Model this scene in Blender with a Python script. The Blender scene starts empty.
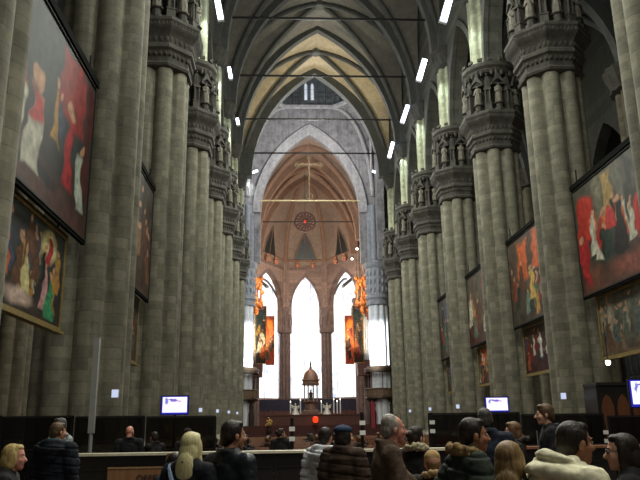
import bpy, math, random
import numpy as np
from mathutils import Vector, Matrix, Euler
random.seed(7)
PI = math.pi
scene = bpy.context.scene
COL = scene.collection
# ---------------------------------------------------------------- camera
F, PITCH, YAW, ROLL = 700.27, .26188, -.050097, -.014834
CX, CZ = -3.535, 1.65
def _cam_axes():
    cp, sp = math.cos(PITCH), math.sin(PITCH)
    R0 = Matrix(((math.cos(YAW), -math.sin(YAW), 0), (math.sin(YAW), math.cos(YAW), 0), (0, 0, 1)))
    r = R0 @ Vector((1, 0, 0)); fw = R0 @ Vector((0, cp, sp)); up = R0 @ Vector((0, -sp, cp))
    c, s = math.cos(ROLL), math.sin(ROLL)
    return c*r + s*up, fw, -s*r + c*up
CR, CF, CU = _cam_axes()
def atY(x, y, Y):
    "world point seen at photo pixel (x, y) standing at depth Y (used only to survey positions)"
    d = CF + CR*((x-320)/F) - CU*((y-240)/F)
    return Vector((CX, 0, CZ)) + d*(Y/d.y)
camd = bpy.data.cameras.new('camera'); cam = bpy.data.objects.new('camera', camd); COL.objects.link(cam)
M3 = Matrix((CR, CU, -CF)).transposed()
cam.matrix_world = Matrix.Translation((CX, 0, CZ)) @ M3.to_4x4()
camd.sensor_width = 36; camd.lens = 36*F/640; camd.clip_end = 500; camd.clip_start = .1
scene.camera = cam
scene.view_settings.view_transform = 'Standard'
scene.view_settings.look = 'None'
scene.view_settings.exposure = 0
scene.cycles.max_bounces = 6; scene.cycles.diffuse_bounces = 3; scene.cycles.glossy_bounces = 2
scene.cycles.transparent_max_bounces = 6; scene.cycles.transmission_bounces = 2
scene.cycles.sample_clamp_indirect = 3
scene.cycles.caustics_reflective = False; scene.cycles.caustics_refractive = False
# ---------------------------------------------------------------- materials
def lin(c):
    return tuple(((v/255)/12.92 if v/255 <= .04045 else ((v/255+.055)/1.055)**2.4) for v in c) + (1,)
class NT:
    def __init__(s, name):
        s.m = bpy.data.materials.new(name); s.m.use_nodes = True
        s.t = s.m.node_tree; s.t.nodes.clear()
        s.out = s.n('ShaderNodeOutputMaterial'); s.b = s.n('ShaderNodeBsdfPrincipled')
        s.l(s.b.outputs[0], s.out.inputs[0])
    def n(s, typ, **kw):
        n = s.t.nodes.new(typ)
        for k, v in kw.items():
            if k.startswith('i_'):
                key = k[2:]; key = int(key) if key.isdigit() else key.replace('_', ' ')
                n.inputs[key].default_value = v
            else: setattr(n, k, v)
        return n
    def l(s, a, b): s.t.links.new(a, b)
    def math(s, op, a, b=None):
        n = s.n('ShaderNodeMath', operation=op)
        for i, v in enumerate((a, b)):
            if v is None: continue
            if isinstance(v, (int, float)): n.inputs[i].default_value = v
            else: s.l(v, n.inputs[i])
        return n.outputs[0]
    def mix(s, fac, a, b, mode='MIX'):
        n = s.n('ShaderNodeMix', data_type='RGBA', blend_type=mode)
        for i, v in ((0, fac), (6, a), (7, b)):
            if isinstance(v, (int, float, tuple)): n.inputs[i].default_value = v
            else: s.l(v, n.inputs[i])
        return n.outputs[2]
    def coord(s, kind='Object'): return s.n('ShaderNodeTexCoord').outputs[kind]
    def noise(s, vec, scale, detail=4, rough=.6):
        n = s.n('ShaderNodeTexNoise', i_Scale=scale, i_Detail=detail, i_Roughness=rough); s.l(vec, n.inputs['Vector'])
        return n.outputs['Fac']
    def ramp(s, fac, stops):
        n = s.n('ShaderNodeValToRGB'); s.l(fac, n.inputs[0]); e = n.color_ramp.elements
        while len(e) < len(stops): e.new(.5)
        for k, (p, c) in enumerate(stops): e[k].position = p; e[k].color = c
        return n.outputs[0]
    def bump(s, h, strength=.4, dist=.05):
        n = s.n('ShaderNodeBump', i_Strength=strength, i_Distance=dist); s.l(h, n.inputs['Height'])
        s.l(n.outputs[0], s.b.inputs['Normal'])
    def base(s, c):
        if isinstance(c, tuple): s.b.inputs['Base Color'].default_value = c
        else: s.l(c, s.b.inputs['Base Color'])
def stone(name, a, b, course=.33, line=.24, scale=1.6, rough=.85, cv=.42):
    "weathered stone laid in courses: mottled colour, darker joints, each block a little different"
    t = NT(name); co = t.coord()
    nz = t.noise(co, scale, 6, .65)
    mp = t.n('ShaderNodeMapping'); mp.inputs['Scale'].default_value = (2.6, 2.6, .12); t.l(co, mp.inputs[0])
    stk = t.noise(mp.outputs[0], 1.3, 4, .6); fine = t.noise(co, 9, 3, .7)
    f = t.math('ADD', t.math('MULTIPLY', nz, .5), t.math('ADD', t.math('MULTIPLY', stk, .3), t.math('MULTIPLY', fine, .2)))
    col = t.ramp(f, [(.36, lin(a)), (.64, lin(b))])
    if course:
        sep = t.n('ShaderNodeSeparateXYZ'); t.l(co, sep.inputs[0])
        zz = t.math('DIVIDE', sep.outputs[2], course)
        fr = t.math('FRACT', zz); fl = t.math('FLOOR', zz)
        ang = t.math('FLOOR', t.math('MULTIPLY', t.math('ARCTAN2', sep.outputs[0], sep.outputs[1]), 4))
        cmb = t.n('ShaderNodeCombineXYZ'); t.l(fl, cmb.inputs[0]); t.l(ang, cmb.inputs[1])
        wn = t.n('ShaderNodeTexWhiteNoise', noise_dimensions='3D'); t.l(cmb.outputs[0], wn.inputs['Vector'])
        v = t.math('ADD', t.math('MULTIPLY', wn.outputs['Value'], cv), 1-cv*.6)
        ln = t.math('LESS_THAN', fr, .07)
        v = t.math('MULTIPLY', v, t.math('SUBTRACT', 1, t.math('MULTIPLY', ln, line)))
        cc = t.n('ShaderNodeCombineXYZ')
        for i in range(3): t.l(v, cc.inputs[i])
        col = t.mix(1.0, col, cc.outputs[0], 'MULTIPLY')
        t.bump(t.math('SUBTRACT', t.math('MULTIPLY', fine, .5), ln), .25, .015)
    else:
        t.bump(fine, .5, .05)
    t.base(col); t.b.inputs['Roughness'].default_value = rough
    return t.m
def plain(name, c, rough=.6, metal=0, var=.25, scale=8, bump=.15, dist=.01, spec=.5):
    t = NT(name); co = t.coord(); nz = t.noise(co, scale, 4)
    lo = tuple(v*(1-var) for v in lin(c)[:3])+(1,); hi = tuple(min(1, v*(1+var)) for v in lin(c)[:3])+(1,)
    t.base(t.ramp(nz, [(.3, lo), (.7, hi)]))
    t.b.inputs['Roughness'].default_value = rough; t.b.inputs['Metallic'].default_value = metal
    t.b.inputs['Specular IOR Level'].default_value = spec
    if bump: t.bump(nz, bump, dist)
    return t.m
def wood(name, a, b, rough=.5, scale=3):
    t = NT(name); co = t.coord()
    mp = t.n('ShaderNodeMapping'); mp.inputs['Scale'].default_value = (scale*4, scale*4, scale*.5); t.l(co, mp.inputs[0])
    nz = t.noise(mp.outputs[0], 1.5, 6, .7)
    t.base(t.ramp(nz, [(.3, lin(a)), (.7, lin(b))])); t.b.inputs['Roughness'].default_value = rough
    t.bump(nz, .15, .01); return t.m
def emit(name, c, strength, var=0):
    t = NT(name); t.base((0, 0, 0, 1)); t.b.inputs['Emission Strength'].default_value = strength
    if var:
        nz = t.noise(t.coord(), var, 3)
        c2 = tuple(v*.75 for v in lin(c)[:3])+(1,)
        t.l(t.ramp(nz, [(.35, c2), (.6, lin(c))]), t.b.inputs['Emission Color'])
    else: t.b.inputs['Emission Color'].default_value = lin(c)
    return t.m
def cloth(name, c, rough=.85, var=.3, scale=14, folds=.5):
    t = NT(name); co = t.coord(); nz = t.noise(co, scale, 3, .5); fine = t.noise(co, 160, 2)
    lo = tuple(v*(1-var) for v in lin(c)[:3])+(1,); hi = tuple(min(1, v*(1+var)) for v in lin(c)[:3])+(1,)
    t.base(t.ramp(nz, [(.3, lo), (.7, hi)])); t.b.inputs['Roughness'].default_value = rough
    t.b.inputs['Specular IOR Level'].default_value = .25
    t.bump(t.math('ADD', nz, t.math('MULTIPLY', fine, .15)), folds, .03); return t.m
def hairmat(name, a, b, rough=.5):
    t = NT(name); co = t.coord(); mp = t.n('ShaderNodeMapping'); mp.inputs['Scale'].default_value = (90, 60, 9); t.l(co, mp.inputs[0])
    nz = t.noise(mp.outputs[0], 1, 3); t.base(t.ramp(nz, [(.3, lin(a)), (.7, lin(b))]))
    t.b.inputs['Roughness'].default_value = rough; t.b.inputs['Specular IOR Level'].default_value = .3; t.bump(nz, .7, .01); return t.m
def painted(name, rough=.55, k=1.0):
    t = NT(name); at = t.n('ShaderNodeVertexColor'); at.layer_name = 'paint'; co = t.coord()
    nz = t.noise(co, 3, 6, .7); v = t.ramp(nz, [(.25, (.55*k, .55*k, .55*k, 1)), (.75, (1.3*k, 1.3*k, 1.25*k, 1))])
    t.base(t.mix(1.0, at.outputs['Color'], v, 'MULTIPLY')); t.b.inputs['Roughness'].default_value = rough
    t.b.inputs['Specular IOR Level'].default_value = .2
    return t.m
def web(name, a, b, line, scale=.9):
    "vault web: plaster with painted tracery"
    t = NT(name); co = t.coord(); nz = t.noise(co, .35, 5, .7)
    col = t.ramp(nz, [(.3, lin(a)), (.7, lin(b))])
    vo = t.n('ShaderNodeTexVoronoi', feature='DISTANCE_TO_EDGE', i_Scale=scale*1.6); t.l(co, vo.inputs['Vector'])
    e = t.math('LESS_THAN', vo.outputs['Distance'], .07)
    col = t.mix(t.math('MULTIPLY', e, .2), col, lin(line))
    t.base(col); t.b.inputs['Roughness'].default_value = .9; return t.m

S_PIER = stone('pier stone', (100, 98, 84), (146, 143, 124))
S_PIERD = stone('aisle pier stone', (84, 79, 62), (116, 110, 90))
S_CAP = stone('carved stone', (48, 47, 42), (86, 84, 76), course=0, scale=2.5)
S_STAT = stone('statue stone', (86, 84, 74), (128, 125, 112), course=0, scale=3)
S_UP = stone('upper shaft stone', (138, 142, 116), (172, 176, 148))  # pier stone made lighter and greener, the lamplight put into its colour
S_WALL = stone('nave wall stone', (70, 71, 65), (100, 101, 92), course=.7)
S_AISLE = stone('aisle stone', (48, 49, 44), (70, 70, 62), course=.7)  # stone darkened, the gloom of the aisles put into its colour
S_CAPD = stone('recess stone', (34, 33, 30), (56, 54, 48), course=0, scale=2.5)  # darker copy of the carved stone, niche shade put into the colour
S_RIB = stone('rib stone', (74, 76, 74), (100, 102, 98), course=0)
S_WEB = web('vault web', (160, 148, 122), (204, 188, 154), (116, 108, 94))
S_WEBN = web('nave vault web', (106, 106, 100), (140, 135, 122), (80, 83, 82))  # darker copy of the web above, near-bay shade put into the colour
S_WEBC = web('choir web', (126, 108, 94), (152, 130, 112), (92, 78, 68), .6)
S_GREY = stone('crossing fresco', (88, 86, 88), (166, 161, 160), course=0, scale=1.1)
S_GREYL = stone('crossing moulding', (124, 120, 120), (186, 182, 180), course=0, scale=2.5)
S_DRUM = stone('drum stone', (52, 55, 56), (92, 95, 95), course=.8)
S_APSE = stone('apse stone', (120, 98, 86), (150, 124, 110), course=.6, line=.2)
S_APSED = stone('apse column stone', (96, 80, 74), (124, 104, 96), course=.6, line=.2)
S_RIBB = stone('choir rib stone', (118, 90, 72), (146, 114, 92), course=0)
S_PALE = stone('pale pier marble', (205, 208, 212), (240, 242, 246), course=2.4, line=.08, cv=.1)  # near white, part of the bright light on these shafts is in the colour
S_GCAP = stone('grey capital', (120, 122, 126), (160, 162, 166), course=0, scale=2)
DARKGLASS = plain('dark window glass', (34, 40, 42), .3, var=.4, scale=1.5)
t = NT('daylit stained glass'); co = t.coord(); vo = t.n('ShaderNodeTexVoronoi', i_Scale=1.1); t.l(co, vo.inputs['Vector'])
sx_ = t.n('ShaderNodeSeparateColor'); t.l(vo.outputs['Color'], sx_.inputs[0])
g_ = t.ramp(t.noise(co, .3, 3), [(.42, (0, 0, 0, 1)), (.62, (1, 1, 1, 1))])
tint = t.ramp(sx_.outputs[0], [(0, (.30, .36, .55, 1)), (.3, (.62, .72, .85, 1)), (.55, (1, 1, 1, 1)), (.8, (.95, .72, .66, 1)), (1, (1, 1, 1, 1))])
t.base((0, 0, 0, 1)); t.l(t.mix(t.math('MULTIPLY', g_, .85), (1, 1, 1, 1), tint), t.b.inputs['Emission Color']); t.b.inputs['Emission Strength'].default_value = 1.7
WHITEGLASS = t.m
GOLD = plain('gilding', (190, 140, 60), .4, .7, var=.35, scale=5)
BRONZE = plain('bronze', (66, 54, 42), .45, .6, var=.4, scale=4)
GILTFR = plain('gilt frame', (150, 132, 84), .5, .3, var=.3)
DARKFR = plain('dark frame', (38, 36, 32), .7)
PAINT = painted('oil paint'); 
W_PEW = wood('pew wood', (104, 66, 44), (150, 100, 66))
W_RED = wood('red brown wood', (70, 34, 26), (100, 50, 36))
W_DARK = wood('dark wood', (20, 18, 16), (34, 29, 25), .4)
W_TAN = wood('tan board', (120, 84, 56), (146, 104, 70), .6)
BLACKM = plain('black metal', (20, 20, 21), .4, .3)
GREYM = plain('grey painted metal', (150, 152, 150), .5, .1, var=.08)
WHITEP = plain('white paint', (225, 226, 222), .5, var=.05)
PALEEDGE = plain('pale counter edge', (206, 200, 176), .5, var=.15)  # light falling on the counter top, put into the colour
# ---------------------------------------------------------------- mesh helper
class MB:
    def __init__(s): s.v = []; s.f = []; s.mi = []; s.m = 0
    def add(s, vs, fs):
        o = len(s.v); s.v += [tuple(v) for v in vs]
        for f in fs: s.f.append([i+o for i in f]); s.mi.append(s.m)
        return s
    def box(s, c, d, rz=0):
        x, y, z = (k/2 for k in d); R = Matrix.Rotation(rz, 3, 'Z'); c = Vector(c)
        vs = [c + R @ Vector((a*x, b*y, e*z)) for a in (-1, 1) for b in (-1, 1) for e in (-1, 1)]
        return s.add(vs, [(0, 1, 3, 2), (4, 6, 7, 5), (0, 4, 5, 1), (2, 3, 7, 6), (0, 2, 6, 4), (1, 5, 7, 3)])
    def loft(s, rings, cap=True, close=True):
        n = len(rings[0]); vs = [p for r in rings for p in r]; fs = []
        for k in range(len(rings)-1):
            for i in range(n if close else n-1):
                j = (i+1) % n; fs.append((k*n+i, k*n+j, (k+1)*n+j, (k+1)*n+i))
        if cap: fs += [tuple(range(n))[::-1], tuple(range((len(rings)-1)*n, len(rings)*n))]
        return s.add(vs, fs)
    def cyl(s, p, q, r0, r1=None, n=12, cap=True):
        p, q = Vector(p), Vector(q); r1 = r0 if r1 is None else r1
        u = (q-p).normalized().orthogonal().normalized(); w = (q-p).normalized().cross(u)
        ring = lambda c, r: [c + (u*math.cos(2*PI*i/n) + w*math.sin(2*PI*i/n))*r for i in range(n)]
        return s.loft([ring(p, r0), ring(q, r1)], cap)
    def lathe(s, prof, n=24, c=(0, 0), fn=None, a0=0):
        rings = []
        for r, z in prof:
            rings.append([(c[0] + r*(fn(2*PI*i/n, z) if fn else 1)*math.cos(2*PI*i/n+a0), c[1] + r*(fn(2*PI*i/n, z) if fn else 1)*math.sin(2*PI*i/n+a0), z) for i in range(n)])
        return s.loft(rings)
    def ell(s, c, r, n=14, m=9, R=None):
        c = Vector(c); R = R or Matrix.Identity(3); vs = []
        for k in range(1, m):
            for i in range(n):
                t, p = PI*k/m, 2*PI*i/n
                vs.append(c + R @ Vector((r[0]*math.sin(t)*math.cos(p), r[1]*math.sin(t)*math.sin(p), r[2]*math.cos(t))))
        vs += [c + R @ Vector((0, 0, r[2])), c - R @ Vector((0, 0, r[2]))]; T = (m-1)*n; fs = []
        for k in range(m-2):
            for i in range(n): fs.append((k*n+i, (k+1)*n+i, (k+1)*n+(i+1) % n, k*n+(i+1) % n))
        for i in range(n): fs += [(T, i, (i+1) % n), (T+1, (m-2)*n+(i+1) % n, (m-2)*n+i)]
        return s.add(vs, fs)
    def cap(s, p, q, r0, r1, n=12):
        "tapered capsule"
        s.cyl(p, q, r0, r1, n); s.ell(p, (r0,)*3, n, 8); s.ell(q, (r1,)*3, n, 8); return s
    def tube(s, pts, r, n=8, cap=True):
        pts = [Vector(p) for p in pts]; rings = []; u = None
        for i, p in enumerate(pts):
            t = (pts[min(i+1, len(pts)-1)] - pts[max(i-1, 0)]).normalized()
            u = t.orthogonal().normalized() if u is None else (u - t*u.dot(t)).normalized()
            w = t.cross(u); rr = r[i] if isinstance(r, (list, tuple)) else r
            rings.append([p + (u*math.cos(2*PI*k/n) + w*math.sin(2*PI*k/n))*rr for k in range(n)])
        return s.loft(rings, cap)
    def prism(s, poly, vec):
        "polygon (3D points) swept along vec"
        a = [Vector(p) for p in poly]; return s.loft([a, [p+Vector(vec) for p in a]])
    def strip(s, A, B, vec):
        "solid band between polylines A and B (same count), swept along vec"
        A = [Vector(p) for p in A]; B = [Vector(p) for p in B]; v = Vector(vec)
        return s.loft([[a, b, b+v, a+v] for a, b in zip(A, B)])
    def mesh(s, name, mats, smooth=35):
        me = bpy.data.meshes.new(name); me.from_pydata([tuple(v) for v in s.v], [], s.f)
        for m in (mats if isinstance(mats, (list, tuple)) else [mats]): me.materials.append(m)
        me.polygons.foreach_set('material_index', s.mi)
        if smooth:
            me.polygons.foreach_set('use_smooth', [True]*len(s.f)); me.set_sharp_from_angle(angle=math.radians(smooth))
        me.update(); return me
    def obj(s, name, mats, parent=None, loc=(0, 0, 0), rz=0, smooth=35):
        return link(name, s.mesh(name, mats, smooth), parent, loc, rz)
def link(name, me, parent=None, loc=(0, 0, 0), rz=0):
    o = bpy.data.objects.new(name, me); COL.objects.link(o); o.location = loc; o.rotation_euler = (0, 0, rz)
    if parent: o.parent = parent
    return o
def tag(o, label, cat, group=None):
    o['label'] = label; o['category'] = cat
    if group: o['group'] = group
    return o
def thing(name, label, cat, loc=(0, 0, 0), rz=0, group=None):
    return tag(link(name, None, None, loc, rz), label, cat, group)
def struct(o): o['kind'] = 'structure'; return o
def dup(o, loc=None, rz=None, label=None, parent=None):
    c = o.copy(); COL.objects.link(c)
    if parent: c.parent = parent
    if loc is not None: c.location = loc
    if rz is not None: c.rotation_euler = (0, 0, rz)
    if label: c['label'] = label
    for ch in list(o.children): dup(ch, parent=c)
    return c
ORD = ['first', 'second', 'third', 'fourth', 'fifth', 'sixth', 'seventh', 'eighth', 'ninth', 'tenth', 'eleventh', 'twelfth', 'thirteenth', 'fourteenth', 'fifteenth', 'sixteenth']
S = 9.6
YK = lambda k: 30.95 + S*k
# ---------------------------------------------------------------- arches and vaults
def phi(t, a=9.0, h=14.0):
    R = (a*a+h*h)/(2*a); x = abs(t)*a
    return math.sqrt(max(0, R*R-(x+R-a)**2))/h
def arch_pts(a, h, z0, n=28):
    "pointed arch outline as (x, z) from -a to a"
    out = []
    for i in range(n+1):
        t = math.sin((i/n*2-1)*PI/2) if False else (i/n*2-1)
        t = math.copysign(1-(1-abs(t))**1.6, t)
        out.append((a*t, z0 + h*phi(t, a, h)))
    return out
def cross_vault(x0, x1, y0, y1, z0, h, n=28):
    mb = MB(); xs = [-1+2*i/n for i in range(n+1)]; cx, cy, a, b = (x0+x1)/2, (y0+y1)/2, (x1-x0)/2, (y1-y0)/2
    vs = [(cx+u*a, cy+v*b, z0+h*max(phi(u), phi(v))) for v in xs for u in xs]
    fs = [(j*(n+1)+i, (j+1)*(n+1)+i, (j+1)*(n+1)+i+1, j*(n+1)+i+1) for j in range(n) for i in range(n)]
    return mb.add(vs, fs)
def diag_ribs(mb, x0, x1, y0, y1, z0, h, r, n=20):
    cx, cy, a, b = (x0+x1)/2, (y0+y1)/2, (x1-x0)/2, (y1-y0)/2
    for sg in (1, -1):
        pts = []
        for i in range(n+1):
            t = i/n*2-1; t = math.copysign(1-(1-abs(t))**1.5, t)
            pts.append((cx+a*t*.985, cy+sg*b*t*.985, z0+h*phi(t)-.12))
        mb.tube(pts, r, 8)
    mb.cyl((cx, cy, z0+h-.55), (cx, cy, z0+h+.1), .55, .75, 12)
def arch_band(mb, y, w, a, h, ea, eh, z0):
    A = [(x, y-w/2, z) for x, z in arch_pts(a, h, z0)]; B = [(x, y-w/2, z) for x, z in arch_pts(ea, eh, z0)]
    mb.strip(A, B, (0, w, 0))
SPR = 30.6
for k in range(-2, 5):                                # nave bays between pier k and k+1
    y0, y1 = YK(k), YK(k+1)
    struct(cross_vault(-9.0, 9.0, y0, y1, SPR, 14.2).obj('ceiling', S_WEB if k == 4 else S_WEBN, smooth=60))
    mb = MB(); diag_ribs(mb, -9.0, 9.0, y0, y1, SPR, 14.2, .27); struct(mb.obj('trim_1', S_RIB))
for k in range(-2, 6):
    mb = MB(); arch_band(mb, YK(k), .8 if k < 5 else 1.1, 8.15 if k < 5 else 7.6, 13.75 if k < 5 else 13.5, 9.05, 14.4, SPR); struct(mb.obj('trim_2', S_RIB))
for k in (7, 8):                                      # choir bays
    y0, y1 = YK(k), YK(k+1)
    struct(cross_vault(-8.9, 8.9, y0, y1, SPR, 14.2).obj('ceiling', S_WEBC, smooth=60))
    mb = MB(); diag_ribs(mb, -8.9, 8.9, y0, y1, SPR, 14.2, .4); struct(mb.obj('trim_1', S_RIBB))
for k in (8, 9):
    mb = MB(); arch_band(mb, YK(k), 1.3, 7.6, 13.3, 9.0, 14.4, SPR); struct(mb.obj('trim_2', S_RIBB))
# ---------------------------------------------------------------- nave arcade walls, aisles
def arcade_wall(side, ya, yb, mat, base=23.6, apex=6.6, half=3.75, top=46, x=9.15, th=1.1, top_spr=True):
    mb = MB(); ym = (ya+yb)/2; hb = (yb-ya)/2
    A = [(side*x, ym-hb, base)] + [(side*x, ym+p, z) for p, z in arch_pts(half, apex, base, 24)] + [(side*x, ym+hb, base)]
    B = [(side*x, max(ym-hb, min(ym+hb, a[1])), top) for a in A]
    mb.strip(A, B, (side*th, 0, 0))
    # arch moulding
    mb.strip([(side*(x-.12), ym+p, z) for p, z in arch_pts(half-.05, apex-.05, base, 24)], [(side*(x-.12), ym+p, z) for p, z in arch_pts(half+.4, apex+.5, base, 24)], (side*.3, 0, 0))
    return mb.obj('wall_left' if side < 0 else 'wall_right', mat)
for side in (-1, 1):
    for k in range(-2, 5): struct(arcade_wall(side, YK(k), YK(k+1), S_WALL))
    for k in (7, 8): struct(arcade_wall(side, YK(k), YK(k+1), S_APSE, base=22, apex=6))
    # aisle vaults and outer wall
    for k in range(-3, 5):
        y0, y1 = YK(k), YK(k+1); xa, xb = sorted((side*10.2, side*19.2))
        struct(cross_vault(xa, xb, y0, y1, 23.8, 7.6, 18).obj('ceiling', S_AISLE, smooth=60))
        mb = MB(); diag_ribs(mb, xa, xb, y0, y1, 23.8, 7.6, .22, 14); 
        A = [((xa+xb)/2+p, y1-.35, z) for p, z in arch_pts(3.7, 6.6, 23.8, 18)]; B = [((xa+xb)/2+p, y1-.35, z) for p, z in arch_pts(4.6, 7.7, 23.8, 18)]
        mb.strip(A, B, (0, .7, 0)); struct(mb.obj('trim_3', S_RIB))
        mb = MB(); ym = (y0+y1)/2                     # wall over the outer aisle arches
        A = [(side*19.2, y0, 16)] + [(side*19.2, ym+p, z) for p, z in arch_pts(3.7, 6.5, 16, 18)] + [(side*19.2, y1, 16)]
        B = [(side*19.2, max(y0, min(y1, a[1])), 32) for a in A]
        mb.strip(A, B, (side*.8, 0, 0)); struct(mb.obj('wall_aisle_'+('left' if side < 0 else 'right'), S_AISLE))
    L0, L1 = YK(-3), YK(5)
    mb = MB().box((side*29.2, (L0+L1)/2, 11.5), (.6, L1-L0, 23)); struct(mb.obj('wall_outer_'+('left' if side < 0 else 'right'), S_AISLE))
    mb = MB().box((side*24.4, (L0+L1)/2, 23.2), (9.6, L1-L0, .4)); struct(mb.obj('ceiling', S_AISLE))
    for k in range(-3, 5):
        ym = (YK(k)+YK(k+1))/2; X = side*28.85
        mb = MB(); mb.add([(X, ym+p, z) for p, z in [(-1.5, 6)]+arch_pts(1.5, 3, 15, 12)+[(1.5, 6)]], [list(range(15))])
        o = struct(mb.obj('window_1', DARKGLASS))
        fr = MB(); sec = [(X, ym+p, z) for p, z in [(-1.5, 6)]+arch_pts(1.5, 3, 15, 12)+[(1.5, 6)]]
        fr.tube(sec, .14, 6)
        for p in (-.5, .5): fr.cyl((X, ym+p, 6), (X, ym+p, 17.2), .08, n=6)
        fr.obj('window_frame', S_RIB, o)
    # transept-side closure beyond the aisles
    mb = MB().box((side*29.2, 88.5, 23), (.6, 19.4, 46)); struct(mb.obj('wall_transept_'+('left' if side < 0 else 'right'), S_WALL))
    mb = MB().box((side*24, YK(7)+.9, 23), (27, .6, 46)); struct(mb.obj('wall_choir_'+('left' if side < 0 else 'right'), S_WALL))
    mb = MB().box((side*19.3, YK(5)+.3, 35), (19.4, .5, 23)); struct(mb.obj('wall_transept_'+('left' if side < 0 else 'right'), S_WALL))
    mb = MB().box((side*19.3, 88.5, 46), (19.6, 19.6, .4)); struct(mb.obj('ceiling', S_WEB))
# floor with a marble pattern
t = NT('marble floor'); co = t.coord()
ck = t.n('ShaderNodeTexChecker', i_Scale=1.1, i_Color1=lin((96, 74, 62)), i_Color2=lin((58, 48, 44))); t.l(co, ck.inputs['Vector'])
t.base(t.mix(t.math('MULTIPLY', t.noise(co, 2, 5), .5), ck.outputs[0], lin((84, 74, 68)))); t.b.inputs['Roughness'].default_value = .35
struct(MB().box((0, 66, -.1), (60, 150, .2)).obj('floor', t.m, smooth=0))
# ---------------------------------------------------------------- clustered piers
def lobes(ncirc):
    def fn(th, z=0):
        best = .0
        for R, a, r in ncirc:
            d = th-a; b = R*math.cos(d); q = r*r - (R*math.sin(d))**2
            if q > 0: best = max(best, b+math.sqrt(q))
        return best
    return fn
CL = [(0.0001, 0, .92)] + [(1.01, i*PI/4+PI/8, .4) for i in range(8)] + [(1.0, i*PI/4, .1) for i in range(8)]
CU8 = [(0.0001, 0, .74)] + [(.77, i*PI/4+PI/8, .3) for i in range(8)] + [(.8, i*PI/4, .08) for i in range(8)]
fnL, fnU = lobes(CL), lobes(CU8)
def ringf(fn, z, n, sc=1): return [(fn(2*PI*i/n)*sc*math.cos(2*PI*i/n), fn(2*PI*i/n)*sc*math.sin(2*PI*i/n), z) for i in range(n)]
def shaft_mesh(name, fn, z0, z1, mat, n=192):
    mb = MB(); mb.loft([ringf(fn, z0+(z1-z0)*i/6, n) for i in range(7)]); return mb.mesh(name, mat, 50)
def base_mesh(mat):
    mb = MB(); mb.lathe([(1.95, 0), (1.95, .5), (1.85, .62), (1.75, .64), (1.75, 1.0), (1.6, 1.1), (1.5, 1.25), (1.3, 1.3)], 8, a0=PI/8)
    return mb.mesh('base', mat, 30)
def statue_mesh(mat, h=1.75):
    mb = MB(); mb.lathe([(.34, 0), (.34, .1), (.26, .12)], 8)
    f = lambda th, z: 1+.12*math.cos(7*th+z*3)
    mb.lathe([(.27, .1), (.3, .25), (.26, .7), (.22, 1.0), (.25, 1.25), (.27, 1.36), (.2, 1.46), (.08, 1.5)], 16, fn=f)
    mb.ell((0, .02, 1.63), (.1, .11, .14), 10, 7); mb.cyl((0, 0, 1.44), (0, .01, 1.56), .07)
    mb.cap((.24, 0, 1.34), (.27, .1, 1.0), .08, .06, 8); mb.cap((.27, .1, 1.0), (.08, .26, 1.05), .06, .05, 8)
    mb.cap((-.24, 0, 1.34), (-.28, .06, 1.02), .08, .06, 8); mb.cap((-.28, .06, 1.02), (-.16, .25, 1.2), .06, .05, 8)
    return mb.mesh('statue', mat, 50)
def capital_mesh():
    mb = MB()
    mb.lathe([(1.38, 17.9), (1.55, 18.0), (1.6, 18.12), (1.5, 18.22), (1.52, 18.5), (1.62, 18.75), (1.74, 18.85), (1.74, 19.0), (1.66, 19.08), (1.7, 19.35), (1.88, 19.62), (2.02, 19.74), (2.08, 19.86), (2.0, 19.95), (2.1, 20.1), (2.1, 20.24), (2.0, 20.32), (1.1, 20.34)], 8, a0=PI/8)
    for i in range(8):
        a = i*PI/4; u = Vector((-math.sin(a), math.cos(a), 0)); o = Vector((math.cos(a), math.sin(a), 0)); ca = math.cos(PI/8)
        for j in range(5):                            # leaves along each side of the bell
            w = (j-2)*.27; mb.ell(o*1.66*ca+u*w+Vector((0, 0, 19.32)), (.1, .1, .17), 6, 5); mb.ell(o*1.55*ca+u*w*.9+Vector((0, 0, 18.6)), (.09, .09, .12), 6, 5)
        for j in range(9): mb.ell(o*2.03*ca+u*(j-4)*.185+Vector((0, 0, 19.94)), (.06, .06, .06), 6, 4)
        q = o.copy()
    return mb.mesh('capital', S_CAP, 25)
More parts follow.
